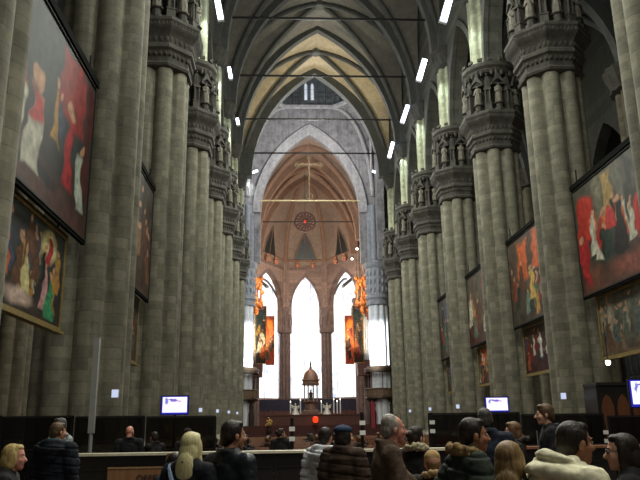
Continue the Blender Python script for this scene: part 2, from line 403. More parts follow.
def tabernacle_mesh():
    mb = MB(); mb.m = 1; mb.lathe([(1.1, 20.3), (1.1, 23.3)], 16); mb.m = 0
    mb.lathe([(1.2, 22.95), (1.5, 23.05), (1.62, 23.2), (1.55, 23.3), (1.72, 23.45), (1.72, 23.7), (1.5, 23.8), (.9, 23.82)], 16)
    for i in range(16):
        a = i*PI/8+PI/16; c, s = math.cos(a), math.sin(a)
        mb.box((1.68*c, 1.68*s, 23.86), (.12, .3, .2), a); mb.ell((1.62*c, 1.62*s, 22.95), (.1, .1, .2), 6, 5)
    for i in range(8):
        a = i*PI/4+PI/8; c, s = math.cos(a), math.sin(a); u = (-s, c)
        P = lambda r, z, w=0: (r*c+u[0]*w, r*s+u[1]*w, z)
        mb.box(P(1.42, 21.0), (.55, .3, 1.4), a); mb.box(P(1.66, 20.55), (.34, .42, .44), a); mb.box(P(1.66, 20.8), (.4, .48, .07), a)
        for w in (-.13, .13): mb.cyl(P(1.78, 20.8, w), P(1.78, 21.7, w), .05, n=6)
        mb.box(P(1.64, 21.75), (.42, .44, .12), a); mb.box(P(1.5, 22.2), (.36, .22, .9), a)
        for w in (-.15, .15): mb.cyl(P(1.66, 21.8, w), P(1.66, 22.5, w), .055, .02, 4)
        mb.cyl(P(1.66, 21.8), P(1.66, 22.75), .11, .02, 4); mb.ell(P(1.66, 22.8), (.07, .07, .07), 6, 4)
    for i in range(8):                                # gabled canopies over the niches
        a = i*PI/4; u = Vector((-math.sin(a), math.cos(a), 0)); o = Vector((math.cos(a), math.sin(a), 0))
        q = lambda r, w, z: o*r+u*w+Vector((0, 0, z))
        mb.lathe([(.3, 20.3), (.3, 20.45), (.2, 20.5), (.22, 20.72), (.32, 20.78), (.32, 20.84)], 8, (1.62*math.cos(a), 1.62*math.sin(a)))
        mb.strip([q(1.62, w, 22.05+.4*(1-abs(w)/.42)**.6) for w in (-.42, -.3, -.15, 0, .15, .3, .42)], [q(1.62, w, 22.15+.75*(1-abs(w)/.42)) for w in (-.42, -.3, -.15, 0, .15, .3, .42)], o*.16)
        mb.cyl(q(1.55, 0, 22.7), q(1.55, 0, 23.5), .14, .02, 5)
        mb.prism([q(1.05, -.42, 22.1), q(1.7, -.42, 22.1), q(1.7, .42, 22.1), q(1.05, .42, 22.1)], (0, 0, .08))
    return mb.mesh('tabernacle', [S_CAP, S_CAPD], 30)
def upcap_mesh():
    mb = MB(); f = lambda th, z: 1+.05*math.cos(16*th)*(1 if 29.3 < z < 30.1 else .1)
    mb.lathe([(.95, 29.0), (1.18, 29.05), (1.18, 29.2), (1.1, 29.3), (1.3, 29.8), (1.42, 30.15), (1.5, 30.3), (1.5, 30.55), (1.0, 30.6)], 64, fn=f)
    return mb.mesh('upper_capital', S_CAP, 40)
def springer_mesh():
    mb = MB(); mb.loft([ringf(fnU, 30.5, 64), ringf(fnU, 33.5, 64, .9)]); return mb.mesh('rib_springer', S_RIB, 50)
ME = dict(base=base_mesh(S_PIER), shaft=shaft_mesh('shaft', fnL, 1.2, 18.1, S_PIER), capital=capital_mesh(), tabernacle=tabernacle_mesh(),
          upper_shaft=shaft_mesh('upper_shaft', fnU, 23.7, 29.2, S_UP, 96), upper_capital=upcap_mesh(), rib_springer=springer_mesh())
ST = statue_mesh(S_STAT)
def nave_pier(side, k, label):
    r = thing('clustered_pier', label, 'pier', (side*9.6 - (.17 if k == -2 else 0), YK(k), 0), 0, 'clustered piers of the nave arcade')
    for n, me in ME.items(): link(n, me, r)
    for i in range(8):
        a = i*PI/4; s = link('statue', ST, r, (1.62*math.cos(a), 1.62*math.sin(a), 20.82), a-PI/2)
        s.scale = (.78, .78, .78)
    return r
lblL = {-2: 'grey clustered stone pier at the very left edge, before the largest painting', -1: 'tall clustered stone pier right behind the largest painting on the left',
        0: 'left clustered pier with the white television in front and statue capital', 1: 'left clustered pier just beyond the one with the television'}
lblR = {-1: 'clustered stone pier at the very right edge, cut off by the frame', 0: 'right clustered pier with a large statue capital, left of the biggest red-curtain painting',
        1: 'right clustered pier with the television in front of its foot', 2: 'right clustered pier just beyond the one with the television'}
for k in range(-2, 6):
    nave_pier(-1, k, lblL.get(k, 'left clustered pier, %s in line counting from the white television' % ORD[k]))
for k in range(-1, 6):
    nave_pier(1, k, lblR.get(k, 'right clustered pier, %s in line beyond the big statue capital' % ORD[k-1]))
# aisle piers
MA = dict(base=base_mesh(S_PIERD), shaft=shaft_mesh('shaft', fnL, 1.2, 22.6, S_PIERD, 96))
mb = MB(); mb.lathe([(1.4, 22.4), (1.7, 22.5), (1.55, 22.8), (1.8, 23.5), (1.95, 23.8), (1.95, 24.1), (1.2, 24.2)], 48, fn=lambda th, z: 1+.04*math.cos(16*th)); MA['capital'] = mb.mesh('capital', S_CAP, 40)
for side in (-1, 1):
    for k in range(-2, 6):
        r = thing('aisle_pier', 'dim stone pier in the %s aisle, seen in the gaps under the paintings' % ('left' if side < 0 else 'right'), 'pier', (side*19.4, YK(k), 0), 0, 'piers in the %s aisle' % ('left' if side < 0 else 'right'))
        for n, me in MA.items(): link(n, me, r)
# ---------------------------------------------------------------- crossing
def wall_with_arch(name, y, th, a, h, zs, xo, ztop, mat, zb=0, mould=None):
    mb = MB(); pts = [(-a, zb)] + arch_pts(a, h, zs, 36) + [(a, zb)]
    A = [(x, y, z) for x, z in pts]
    B = []
    for i, (x, z) in enumerate(pts):
        if i == 0: B.append((-xo, y, zb))
        elif i == len(pts)-1: B.append((xo, y, zb))
        else: B.append((max(-xo, min(xo, x*xo/a)), y, ztop))
    mb.strip(A, B, (0, th, 0)); o = struct(mb.obj(name, mat))
    if mould:
        m2 = MB(); w, mt = mould
        m2.strip([(x, y-.25, z) for x, z in arch_pts(a-.05, h-.05, zs, 36)], [(x, y-.25, z) for x, z in arch_pts(a+w, h+w*1.35, zs, 36)], (0, .35, 0))
        m2.strip([(x, y-.4, z) for x, z in arch_pts(a+w-.2, h+w*1.35-.25, zs, 36)], [(x, y-.4, z) for x, z in arch_pts(a+w, h+w*1.35, zs, 36)], (0, .3, 0))
        struct(m2.obj('trim_4', mt))
    return o
YF, YN = YK(7), YK(5)
wall_with_arch('wall_crossing_far', YF-.5, 1.2, 7.2, 12.3, 32, 10, 49, S_GREY, zb=24.6, mould=(1.15, S_GREYL))
mb = MB(); pts = [(-10, 30.6)]+arch_pts(9.0, 14.4, SPR, 30)+[(10, 30.6)]
mb.strip([(x, YN+.3, z) for x, z in pts], [(x, YN+.3, 49) for x, z in pts], (0, .5, 0)); struct(mb.obj('wall_crossing_near', S_GREY))
for side in (-1, 1):
    mb = MB(); pts = [(-9.6, 24.6), (-7.6, 24.6)]+arch_pts(7.2, 12.4, 32, 30)+[(7.6, 24.6), (9.6, 24.6)]
    ym = (YF+YN)/2
    mb.strip([(side*9.6, ym+p, z) for p, z in pts], [(side*9.6, ym+p, 49) for p, z in pts], (side*1.0, 0, 0))
    struct(mb.obj('wall_crossing_'+('left' if side < 0 else 'right'), S_GREY))
YC = (YF+YN)/2; AP = 9.05; SD = AP*math.tan(PI/8)
octa = lambda z, ap=AP: [(ap/math.cos(PI/8)*math.cos(PI/8+i*PI/4), YC+ap/math.cos(PI/8)*math.sin(PI/8+i*PI/4), z) for i in range(8)]
for sx in (-1, 1):
    for sy in (-1, 1):                                # squinches carrying the octagon
        c = Vector((sx*9.3, YC+sy*9.2, 34.5)); p = Vector((sx*AP, YC+sy*SD, 48.6)); q = Vector((sx*SD, YC+sy*AP, 48.6)); top = [p, q]
        mb = MB(); rows = []
        for j in range(9):
            v = j/8; row = []
            for i in range(11):
                u = i/10; e = p.lerp(q, u); m = Vector((c.x+(e.x-c.x)*(1-math.cos(v*PI/2)), c.y+(e.y-c.y)*(1-math.cos(v*PI/2)), c.z+(e.z-c.z)*math.sin(v*PI/2)))
                bul = .9*math.sin(PI*v)*math.sin(PI*u); row.append(m + Vector((sx*bul*.7, sy*bul*.7, .5*bul)))
            rows.append(row)
        mb.loft(rows, cap=False, close=False); struct(mb.obj('wall_squinch', S_GREY, smooth=60))
        m2 = MB(); cv = lambda e, v: Vector((c.x+(e.x-c.x)*(1-math.cos(v*PI/2)), c.y+(e.y-c.y)*(1-math.cos(v*PI/2)), c.z+(e.z-c.z)*math.sin(v*PI/2)))
        m2.tube([cv(q, i/12)+Vector((-sx*.1, -sy*.15, 0)) for i in range(13)], .3, 8); m2.tube([cv(p, i/12)+Vector((-sx*.15, -sy*.1, 0)) for i in range(13)], .2, 8)
        struct(m2.obj('trim_5', S_GREYL))
mb = MB(); mb.loft([octa(48.4, AP-.1), octa(48.6, AP-.35), octa(49.0, AP-.35), octa(49.1, AP+.6), octa(48.4, AP+.6)], cap=False); struct(mb.obj('trim_6', S_GREYL, smooth=20))
drum = MB(); drum.loft([octa(48.9), octa(58)], cap=False); 
D8 = []
for i in range(8):
    a = i*PI/4; o = Vector((math.cos(a), math.sin(a), 0)); u = Vector((-math.sin(a), math.cos(a), 0)); C0 = Vector((0, YC, 0))
    q = lambda r, w, z, C0=C0, o=o, u=u: C0+o*r+u*w+Vector((0, 0, z))
    for w in (-3.6, -2.4, -1.2, 1.2, 2.4, 3.6): drum.cyl(q(AP-.12, w, 49), q(AP-.12, w, 53.4), .14, n=8)
    for w in (-3.0, -1.8, 1.8, 3.0): drum.strip([q(AP-.12, w+p, z) for p, z in arch_pts(.5, 1.0, 53.2, 10)], [q(AP-.12, w+p, z) for p, z in arch_pts(.66, 1.2, 53.2, 10)], -o*.14)
    for z in (50.2, 50.9): drum.cyl(q(AP-.2, -3.7, z), q(AP-.2, -.9, z), .07, n=6); drum.cyl(q(AP-.2, .9, z), q(AP-.2, 3.7, z), .07, n=6)
    drum.strip([q(AP-.25, -3.75, 54.6), q(AP-.25, 3.75, 54.6)], [q(AP-.25, -3.75, 55), q(AP-.25, 3.75, 55)], o*.3)
    D8.append((q, o))
struct(drum.obj('wall_drum', S_DRUM, smooth=20))
LANC = emit('drum lancet glass', (205, 214, 228), 1.1, var=1.2)
for q, o in D8:
    for w in (-.5, .5):
        mb = MB(); pts = [(-.24, 49.9)]+arch_pts(.24, .5, 52.2, 8)+[(.24, 49.9)]
        mb.prism([q(AP-.16, w+p, z) for p, z in pts], o*.08)
        win = struct(mb.obj('window_2', LANC))
        fr = MB(); fr.tube([q(AP-.18, w+p, z) for p, z in pts], .06, 6); fr.cyl(q(AP-.2, w-.3, 51.6), q(AP-.2, w+.3, 51.6), .05, n=6); fr.obj('window_frame', S_GREYL, win)
mb = MB(); mb.loft([octa(58), octa(62, AP*.92), octa(66, AP*.6), octa(68, .8)], cap=False); struct(mb.obj('ceiling', S_DRUM, smooth=20))
mb = MB(); [mb.tube([octa(58, AP-.1)[i], octa(62, AP*.92-.1)[i], octa(66, AP*.6-.1)[i], octa(68, .7)[i]], .22, 6) for i in range(8)]; struct(mb.obj('trim_1', S_GREYL))
# crossing and choir piers
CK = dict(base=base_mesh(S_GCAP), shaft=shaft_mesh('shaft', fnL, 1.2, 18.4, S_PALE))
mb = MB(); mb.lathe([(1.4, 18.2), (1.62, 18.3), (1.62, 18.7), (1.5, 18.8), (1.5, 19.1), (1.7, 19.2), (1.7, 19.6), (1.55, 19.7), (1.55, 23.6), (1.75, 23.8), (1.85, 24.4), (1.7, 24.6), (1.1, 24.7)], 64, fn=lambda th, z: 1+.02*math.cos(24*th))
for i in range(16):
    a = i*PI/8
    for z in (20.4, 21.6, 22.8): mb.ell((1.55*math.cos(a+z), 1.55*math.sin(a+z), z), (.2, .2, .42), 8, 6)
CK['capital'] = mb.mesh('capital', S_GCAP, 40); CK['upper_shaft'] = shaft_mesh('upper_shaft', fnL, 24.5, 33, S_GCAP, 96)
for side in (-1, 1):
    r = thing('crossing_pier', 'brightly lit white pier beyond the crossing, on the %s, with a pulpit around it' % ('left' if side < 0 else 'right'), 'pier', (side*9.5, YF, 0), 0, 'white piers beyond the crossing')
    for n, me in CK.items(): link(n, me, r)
CH = dict(base=base_mesh(S_APSED), shaft=shaft_mesh('shaft', fnL, 1.2, 18.4, S_APSED, 96), upper_shaft=shaft_mesh('upper_shaft', fnU, 22.9, 31.5, S_APSE, 96))
mb = MB(); mb.lathe([(1.35, 18.2), (1.75, 18.3), (1.75, 18.6), (1.6, 18.7), (1.62, 22.2), (1.75, 22.4), (1.75, 22.8), (1.0, 23)], 8, a0=PI/8)
for i in range(8):
    a = i*PI/4; mb.ell((1.55*math.cos(a), 1.55*math.sin(a), 20.4), (.3, .3, 1.1), 8, 8)
CH['capital'] = mb.mesh('capital', S_APSED, 40)
def choir_pier(x, y, label, sc=1):
    r = thing('choir_pier', label, 'pier', (x, y, 0), 0, 'brown piers of the choir and apse'); r.scale = (sc, sc, 1)
    for n, me in CH.items(): link(n, me, r)
YA, AX = 127.5, 3.75
for side, w in ((-1, 'left'), (1, 'right')):
    choir_pier(side*9.5, YK(8), 'brown choir pier behind the organ on the %s' % w)
    choir_pier(side*9.3, YK(9)+.3, 'brown choir pier at the outer edge of the %s apse window' % w)
    choir_pier(side*AX, YA, 'brown apse column %s of the bright middle window' % w, .72)
# ---------------------------------------------------------------- apse
faces = [(Vector((-9.3, YK(9)+.6, 0)), Vector((-AX, YA, 0))), (Vector((-AX, YA, 0)), Vector((AX, YA, 0))), (Vector((AX, YA, 0)), Vector((9.3, YK(9)+.6, 0)))]
KEY = Vector((0, YK(9)+.2, 44.6))
TRI = plain('dark lancet glass', (40, 46, 44), .4, var=.3, scale=1)
ribs = MB()
for fi, (p, q) in enumerate(faces):
    u = (q-p); Lf = u.length; u.normalize(); nrm = Vector((u.y, -u.x, 0))        # towards the camera
    if nrm.y > 0: nrm = -nrm
    mid = (p+q)/2; W = Lf/2; half = W-1.25
    at = lambda w, z, d=0: mid+u*w+nrm*d+Vector((0, 0, z))
    mb = MB(); pts = [(-half, 18.4)]+arch_pts(half, 5.6, 23.2, 24)+[(half, 18.4)]
    A = [at(w, z) for w, z in pts]; B = [at(-W if i == 0 else W if i == len(pts)-1 else w*W/half, 33) for i, (w, z) in enumerate(pts)]
    B[0].z = 18.4; B[-1].z = 18.4
    mb.strip(A, B, -nrm*.9); struct(mb.obj('wall_back', S_APSE))
    m2 = MB(); m2.strip([at(w, z, .12) for w, z in arch_pts(half, 5.6, 23.2, 24)], [at(w, z, .12) for w, z in arch_pts(half+.35, 6.1, 23.2, 24)], -nrm*.3)
    m2.strip([at(-W, 30.1, .25), at(W, 30.1, .25)], [at(-W, 30.45, .25), at(W, 30.45, .25)], -nrm*.4); struct(m2.obj('trim_7', S_APSED))
    # vault web of this side up to the keystone
    rows = []; N = 16
    def webp(w, v):
        ang = v*PI/2; base = at(w, 0); hz = 1-math.cos(ang)
        P = base.lerp(Vector((KEY.x, KEY.y, 0)), hz*.97); P.z = 31+(KEY.z-31)*math.sin(ang); return P
    for j in range(N+1): rows.append([webp(W*(i/8-1), j/N) for i in range(17)])
    mb = MB(); mb.loft(rows, cap=False, close=False); struct(mb.obj('ceiling', S_WEBC, smooth=60))
    for w in ([-W, W] if fi == 1 else [-W] if fi == 0 else [W]): ribs.tube([webp(w*.99, j/N) + Vector((0, -.15, -.1)) for j in range(N+1)], .42, 8)
    ribs.tube([webp(W*(i/8-1), .04) + Vector((0, -.1, 0)) for i in range(17)], .2, 6)
    # dark pointed lancet panel on the web
    mb = MB(); tri = []
    for w, z in [(-2.1, 31.9), (2.1, 31.9), (1.5, 33.8), (0, 37.1), (-1.5, 33.8)]:
        v = math.asin(min(1, max(0, (z-31)/(KEY.z-31))))/(PI/2); P = webp(w/(math.cos(v*PI/2)*.97+.03), v); P += Vector((0, -.14, -.03)); tri.append(P)
    mb.add(tri, [list(range(5))]); win = struct(mb.obj('window_3', TRI))
    fr = MB(); fr.tube(tri+[tri[0]], .13, 6); fr.cyl((tri[0]+tri[1])/2, tri[3], .06, n=6); fr.obj('window_frame', S_RIBB, win)
    # busts on the string course
    for w in (-1.45, 1.45):
        b = MB(); b.lathe([(.0, -.5), (.25, -.35), (.42, .0), (.45, .3), (.25, .42), (.13, .5)], 12); b.ell((0, 0, .72), (.23, .25, .3), 12, 9); b.cyl((0, .2, -.1), (0, -.5, -.2), .2)
        P = at(w, 30.75, .45); side = ['left', 'middle', 'right'][fi]; lr = 'left' if w < 0 else 'right'
        o = b.obj('stone_bust', plain('bust stone', (176, 118, 84), .8) if (fi, w) == (0, -1.45) else bpy.data.materials['bust stone'], None, P, math.atan2(nrm.y, nrm.x)+PI/2)
        tag(o, 'small orange-lit stone bust, %s of the pair above the %s apse window' % (lr, side), 'bust', 'busts above the apse windows')
struct(ribs.obj('trim_1', S_RIBB))
mb = MB(); mb.cyl(KEY+Vector((0, 0, -.7)), KEY+Vector((0, 0, .2)), .7, .9, 14); struct(mb.obj('trim_8', S_RIBB))
# outer apse windows, white with daylight
def big_window(n, p, q, z0, zs, h, label=None):
    p, q = Vector(p), Vector(q); u = (q-p).normalized(); W = (q-p).length/2; mid = (p+q)/2
    at = lambda w, z, d=0: mid+u*w+Vector((u.y, -u.x, 0))*d+Vector((0, 0, z))
    pts = [(-W, z0)]+arch_pts(W, h, zs, 24)+[(W, z0)]
    mb = MB(); mb.add([at(w, z) for w, z in pts], [list(range(len(pts)))]); o = struct(mb.obj('window_%d' % n, WHITEGLASS, smooth=0))
    fr = MB(); fr.tube([at(w, z, .1) for w, z in pts], .25, 6)
    for i in range(1, 6): 
        w = -W+2*W*i/6; fr.cyl(at(w, z0, .1), at(w, zs+h*phi(w/W)*.97 if abs(w) < W else zs, .1), .05, n=6)
    fr.obj('window_frame', S_GREYL, o)
    wl = MB(); A = [at(w, z) for w, z in pts]; 
    B = [at(-W-.5, z0)]+[at(w*(W+.5)/W, 40) for w, z in pts[1:-1]]+[at(W+.5, z0)]
    wl.strip(A, B, (0, .6, 0)); wl.strip([at(-W-.5, -.2), at(W+.5, -.2)], [at(-W-.5, z0), at(W+.5, z0)], (0, .6, 0)); struct(wl.obj('wall_apse', S_APSE))
YO = 138
big_window(4, (-3.9, YO, 0), (3.9, YO, 0), 7.2, 26, 9)
big_window(5, (-13.4, YO-6.4, 0), (-4.9, YO-.4, 0), 7.2, 26, 9)
big_window(6, (4.9, YO-.4, 0), (13.4, YO-6.4, 0), 7.2, 26, 9)
for side in (-1, 1):
    struct(MB().box((side*18.6, 115, 20), (.5, 34, 40)).obj('wall_ambulatory_'+('left' if side < 0 else 'right'), S_APSE))
struct(MB().box((0, 127, 39.5), (38, 24, .4)).obj('ceiling', S_APSE)) if False else None
# ambulatory vault ribs seen through the openings
rb = MB()
for side in (-1, 1):
    rb.tube([(side*(7.0+i*.45), 128+i*.75, 27+3.2*math.sin(i/10*PI*.5)) for i in range(11)], .3, 8)
    rb.tube([(side*(4.6+i*.4), 128.6+i*.7, 24+6*math.sin(i/10*PI*.5)) for i in range(11)], .22, 8)
struct(rb.obj('trim_9', S_GREYL))
# ---------------------------------------------------------------- paintings
def vnoise(nx, ny, sc, rng):
    g = rng.random((sc+2, sc+2)); X, Y = np.meshgrid(np.linspace(0, sc, nx), np.linspace(0, sc, ny)); i, j = X.astype(int), Y.astype(int); fx, fy = X-i, Y-j
    fx = fx*fx*(3-2*fx); fy = fy*fy*(3-2*fy)
    return (g[j, i]*(1-fx)+g[j, i+1]*fx)*(1-fy)+(g[j+1, i]*(1-fx)+g[j+1, i+1]*fx)*fy
class Canvas:
    def __init__(s, w, h, bgs, seed, nx=132):
        s.nx = nx; s.ny = max(30, int(nx*h/w)); s.asp = w/h; s.rng = np.random.default_rng(seed)
        s.U, s.V = np.meshgrid(np.linspace(0, 1, s.nx), np.linspace(0, 1, s.ny))
        n1, n2 = vnoise(s.nx, s.ny, 4, s.rng), vnoise(s.nx, s.ny, 13, s.rng); s.n2 = n2; s.n3 = vnoise(s.nx, s.ny, 30, s.rng)
        U0 = s.U; s.U = s.U+(vnoise(s.nx, s.ny, 9, s.rng)-.5)*.07+(n2-.5)*.04; s.V = s.V+(vnoise(s.nx, s.ny, 8, s.rng)-.5)*.07; s.U0 = U0; s.V0 = np.meshgrid(np.linspace(0, 1, s.nx), np.linspace(0, 1, s.ny))[1]
        t = np.clip(s.V+(n1-.5)*.5, 0, 1)[..., None]; a, b, c = (np.array(lin(x)[:3]) for x in bgs)
        s.I = np.where(t < .5, a+(b-a)*t*2, b+(c-b)*(t-.5)*2)*(.6+.8*n2[..., None])
    def put(s, mask, c, shade=.5):
        m = np.clip(mask, 0, 1)[..., None]; col = np.array(lin(c)[:3])*(1-shade/2+shade*s.n3[..., None])
        s.I = s.I*(1-m)+col*m
    def e(s, u, v, ru, rv, c, soft=.25, rot=0):
        x, y = (s.U-u)*s.asp, s.V-v; x, y = x*math.cos(rot)+y*math.sin(rot), -x*math.sin(rot)+y*math.cos(rot)
        d = np.sqrt((x/(ru*s.asp))**2+(y/rv)**2)+(s.n3-.5)*.25; s.put((1-d)/soft+.5, c); return s
    def robe(s, u, v, h, c, w=.4, skin=(196, 150, 116), top=None, lean=0):
        t = (s.V-v)/h; cx = u+lean*t*h/s.asp; hw = (w*(1-.62*np.clip(t, 0, 1)))*h/2/s.asp
        m = (hw-np.abs(s.U-cx))/(.012)+.5; m = np.minimum(m, np.minimum((t)/.03, (.84-t)/.05)); fold = .5+.5*np.sin((s.U-cx)*90/h*.3+s.V*14)
        s.put(m*(.72+.28*fold), c, .7)
        if top: s.put(np.minimum(m, (t-.5)/.05), top, .6)
        return s.e(u+lean*.9*h/s.asp, v+.91*h, .07*h/s.asp*1.1, .085*h, skin, .3)
    def drape(s, u0, u1, v0, v1, c, folds=14, slant=0):
        uu = s.U-slant*(s.V-v0); m = np.minimum((uu-u0)/.02, (u1-uu)/.02); m = np.minimum(m, np.minimum((s.V-v0)/.03, (v1-s.V)/.03))
        s.put(m*(.55+.45*(.5+.5*np.sin(uu*folds*6.28+s.n2*4))), c, .6); return s
    def crowd(s, n, v0, v1, hs, cols, u0=.03, u1=.97):
        for i in range(n):
            v = v1+(v0-v1)*(i+.5)/n; s.robe(u0+(u1-u0)*s.rng.random(), v, hs*(.8+.4*s.rng.random()), cols[int(s.rng.integers(len(cols)))], .34+.3*s.rng.random(), lean=(s.rng.random()-.5)*.3)
        return s
    def mesh(s, side, name='canvas', w=1, h=1):
        vs = np.zeros((s.ny, s.nx, 3)); sg = 1 if side < 0 else -1
        vs[..., 1] = sg*(s.U0-.5)*w; vs[..., 2] = s.V0*h
        me = bpy.data.meshes.new(name); idx = np.arange(s.nx*s.ny).reshape(s.ny, s.nx)
        f = np.stack([idx[:-1, :-1], idx[:-1, 1:], idx[1:, 1:], idx[1:, :-1]], -1).reshape(-1, 4)
        me.from_pydata(vs.reshape(-1, 3).tolist(), [], f.tolist()); at = me.color_attributes.new('paint', 'FLOAT_COLOR', 'POINT')
        c = np.ones((s.nx*s.ny, 4), dtype=np.float32); c[:, :3] = s.I.reshape(-1, 3); at.data.foreach_set('color', c.ravel())
        me.materials.append(PAINT); me.update(); return me
RD, DR, OR, OC, WH, GN, DG, BL, BR, DK = (172, 46, 40), (116, 40, 36), (196, 96, 48), (176, 134, 70), (196, 194, 176), (70, 118, 84), (44, 62, 54), (62, 74, 92), (100, 70, 52), (40, 36, 34)
PAL = [RD, DR, OR, OC, WH, GN, DG, BL, BR, WH, DK]
def painting(side, ym, low, canvas_fn, label, seed, X=None, W=None):
    if low: X, W, H, Z, fr, fw = X or 9.6, W or 4.9, 2.4, 4.3, GILTFR, .12
    else: X, W, H, Z, fr, fw = X or 9.35, W or 6.3, 4.72, 6.95, DARKFR, .05
    r = thing('framed_painting' if low else 'hanging_canvas', label, 'painting', (side*X, ym, Z), 0, ('gilt framed paintings of the lower row' if low else 'large canvases of the upper row'))
    cv = canvas_fn(seed, W, H); link('canvas', cv.mesh(side, 'canvas', W, H), r, (-side*.03, 0, 0))
    mb = MB()
    for s in (-1, 1): mb.box((0, s*(W/2+fw/2), H/2), (.12, fw, H+2*fw))
    mb.box((0, 0, -fw/2), (.14, W, fw)); mb.box((0, 0, H+fw/2), (.14, W, fw))
    if low: mb.box((-side*.05, 0, -fw*1.05), (.2, W+fw*2.6, .08)); mb.box((0, 0, H+fw), (.14, W+fw*2.2, .05))
    mb.obj('frame', fr, r)
    MB().box((side*.06, 0, H/2), (.05, W, H)).obj('backing', DARKFR, r)
    if not low: MB().box((0, 0, H+.2), (.22, W+.18, .22)).obj('hanging_rail', RAILM, r); MB().box((0, 0, -.1), (.1, W+.1, .09)).obj('bottom_rail', RAILM, r)
    for s in (-1, 1): MB().cyl((side*.1, s*(W/2-.3), H+.1), (side*.1, s*(W/2-.3), H+(.5 if low else 1.0)), .03, n=6).obj('hook', BLACKM, r)
    return r
RAILM = plain('rail wood', (24, 26, 23), .95, spec=.05, var=.5)
def bigL(seed, W, H):
    c = Canvas(W, H, [(62, 50, 44), (52, 54, 52), (54, 62, 60)], seed)
    c.e(.25, .8, .5, .3, (58, 68, 66), .8).drape(.5, .86, .55, .98, (150, 48, 44), 9, .05).drape(.86, .99, .2, 1, (84, 44, 42), 5)
    c.e(.45, .06, .7, .14, (86, 58, 52), .6, -.2).e(.3, .14, .28, .05, (44, 42, 42), .5)
    c.robe(.12, .2, .5, WH, .42, top=(176, 44, 38)).robe(.3, .08, .55, WH, .45, top=(190, 52, 44)).robe(.5, .34, .42, OC, .3).robe(.04, .3, .45, DG)
    c.robe(.7, .16, .55, (170, 40, 44), .34).robe(.86, .1, .45, (170, 180, 166), .36).robe(.58, .4, .3, BL)
    return c
def lowL(seed, W, H):
    c = Canvas(W, H, [(60, 52, 48), (48, 52, 54), (70, 76, 74)], seed)
    c.crowd(16, .05, .55, .36, [OC, BR, DG, WH, OR, BL, (150, 130, 104)], .02, .98).e(.75, .8, .12, .17, (220, 208, 150), .5).robe(.75, .6, .35, (176, 60, 70), .5).crowd(7, .2, .5, .45, [DK, BL, BR, DG, DR], .05, .7)
    c.robe(.13, .25, .7, OR, .3).robe(.05, .1, .6, (104, 96, 84)).robe(.42, .12, .55, (206, 196, 140), .42).e(.35, .12, .2, .08, (196, 172, 160), .6).robe(.72, .12, .5, (196, 150, 150), .4).robe(.82, .04, .5, (62, 146, 100), .6).robe(.9, .35, .5, OC)
    return c
def bigR(seed, W, H):
    c = Canvas(W, H, [(112, 74, 60), (64, 62, 56), (88, 86, 76)], seed)
    c.drape(.3, .42, .3, 1, (120, 116, 96), 4).drape(.42, .6, .5, .98, (166, 140, 84), 6).drape(.62, .72, .35, 1, (104, 104, 92), 4).drape(.74, .84, .3, 1, (70, 72, 70), 4)
    c.drape(.03, .28, .45, .9, (186, 60, 48), 5, .04).e(.1, .3, .07, .26, (168, 44, 48), .4).e(.35, .3, .16, .1, DG, .5).crowd(20, .2, .45, .3, [WH, RD, DG, WH, OR, DK, BL], .2, .95)
    c.robe(.08, .12, .42, (178, 52, 54), .4).robe(.24, .3, .34, WH, .4).robe(.62, .3, .42, DK, .5).robe(.5, .46, .24, (196, 60, 60), .6).robe(.88, .34, .34, (186, 52, 48), .5).e(.75, .12, .3, .08, (142, 84, 70), .7)
    return c
def orangeR(seed, W, H):
    c = Canvas(W, H, [(74, 66, 58), (84, 70, 58), (96, 84, 72)], seed)
    c.drape(.22, .5, .46, .95, (206, 104, 58), 4, .06).drape(.62, .86, .5, .97, (204, 98, 52), 4, -.05).e(.55, .72, .06, .25, (84, 64, 50), .5)
    c.crowd(16, .05, .4, .3, [OC, BR, GN, DR, DG], .05, .95).robe(.55, .2, .42, (204, 170, 96), .5).robe(.42, .08, .3, (110, 134, 118), .6).e(.85, .25, .14, .07, (150, 156, 138), .5, -.4).robe(.12, .3, .3, (150, 64, 52))
    return c
def whiteR(seed, W, H):
    c = Canvas(W, H, [(66, 44, 44), (74, 50, 48), (80, 70, 62)], seed)
    return c.crowd(9, .2, .55, .5, [DK, DR, BR, BL], .05, .95).robe(.3, .35, .5, WH, .35).robe(.5, .3, .6, (220, 216, 206), .35).robe(.7, .32, .55, WH, .34).robe(.12, .05, .45, (160, 84, 60), .5).robe(.6, .05, .4, (70, 44, 50), .8).robe(.85, .1, .5, DR, .5).e(.85, .1, .08, .06, (200, 176, 110), .4)
def redR(seed, W, H):
    c = Canvas(W, H, [(86, 52, 46), (96, 80, 66), (90, 84, 74)], seed)
    return c.drape(.6, .9, .3, .95, (172, 44, 46), 4).crowd(9, .1, .4, .36, [GN, DG, OC, RD, WH, BR], .03, .97).robe(.25, .1, .4, (96, 116, 96), .5)
def anyP(seed, W, H):
    r = random.Random(seed); c = Canvas(W, H, [(78, 62, 54), (r.randint(60, 92), 66, 60), (84, 82, 76)], seed)
    c.drape(r.random()*.5, .6+r.random()*.3, .5, .97, r.choice([DR, BL, OR, RD]), 6)
    return c.crowd(24, .04, .6, .34, PAL)
def greyP(seed, W, H):
    c = Canvas(W, H, [(112, 92, 76), (92, 92, 82), (112, 114, 102)], seed)
    c.drape(.2, .27, .2, 1, (122, 120, 106), 3).drape(.62, .68, .2, 1, (118, 114, 100), 3)
    return c.crowd(18, .05, .55, .45, [(120, 104, 84), (92, 98, 88), (140, 126, 100), (104, 78, 64), (84, 96, 96), (150, 142, 122)])
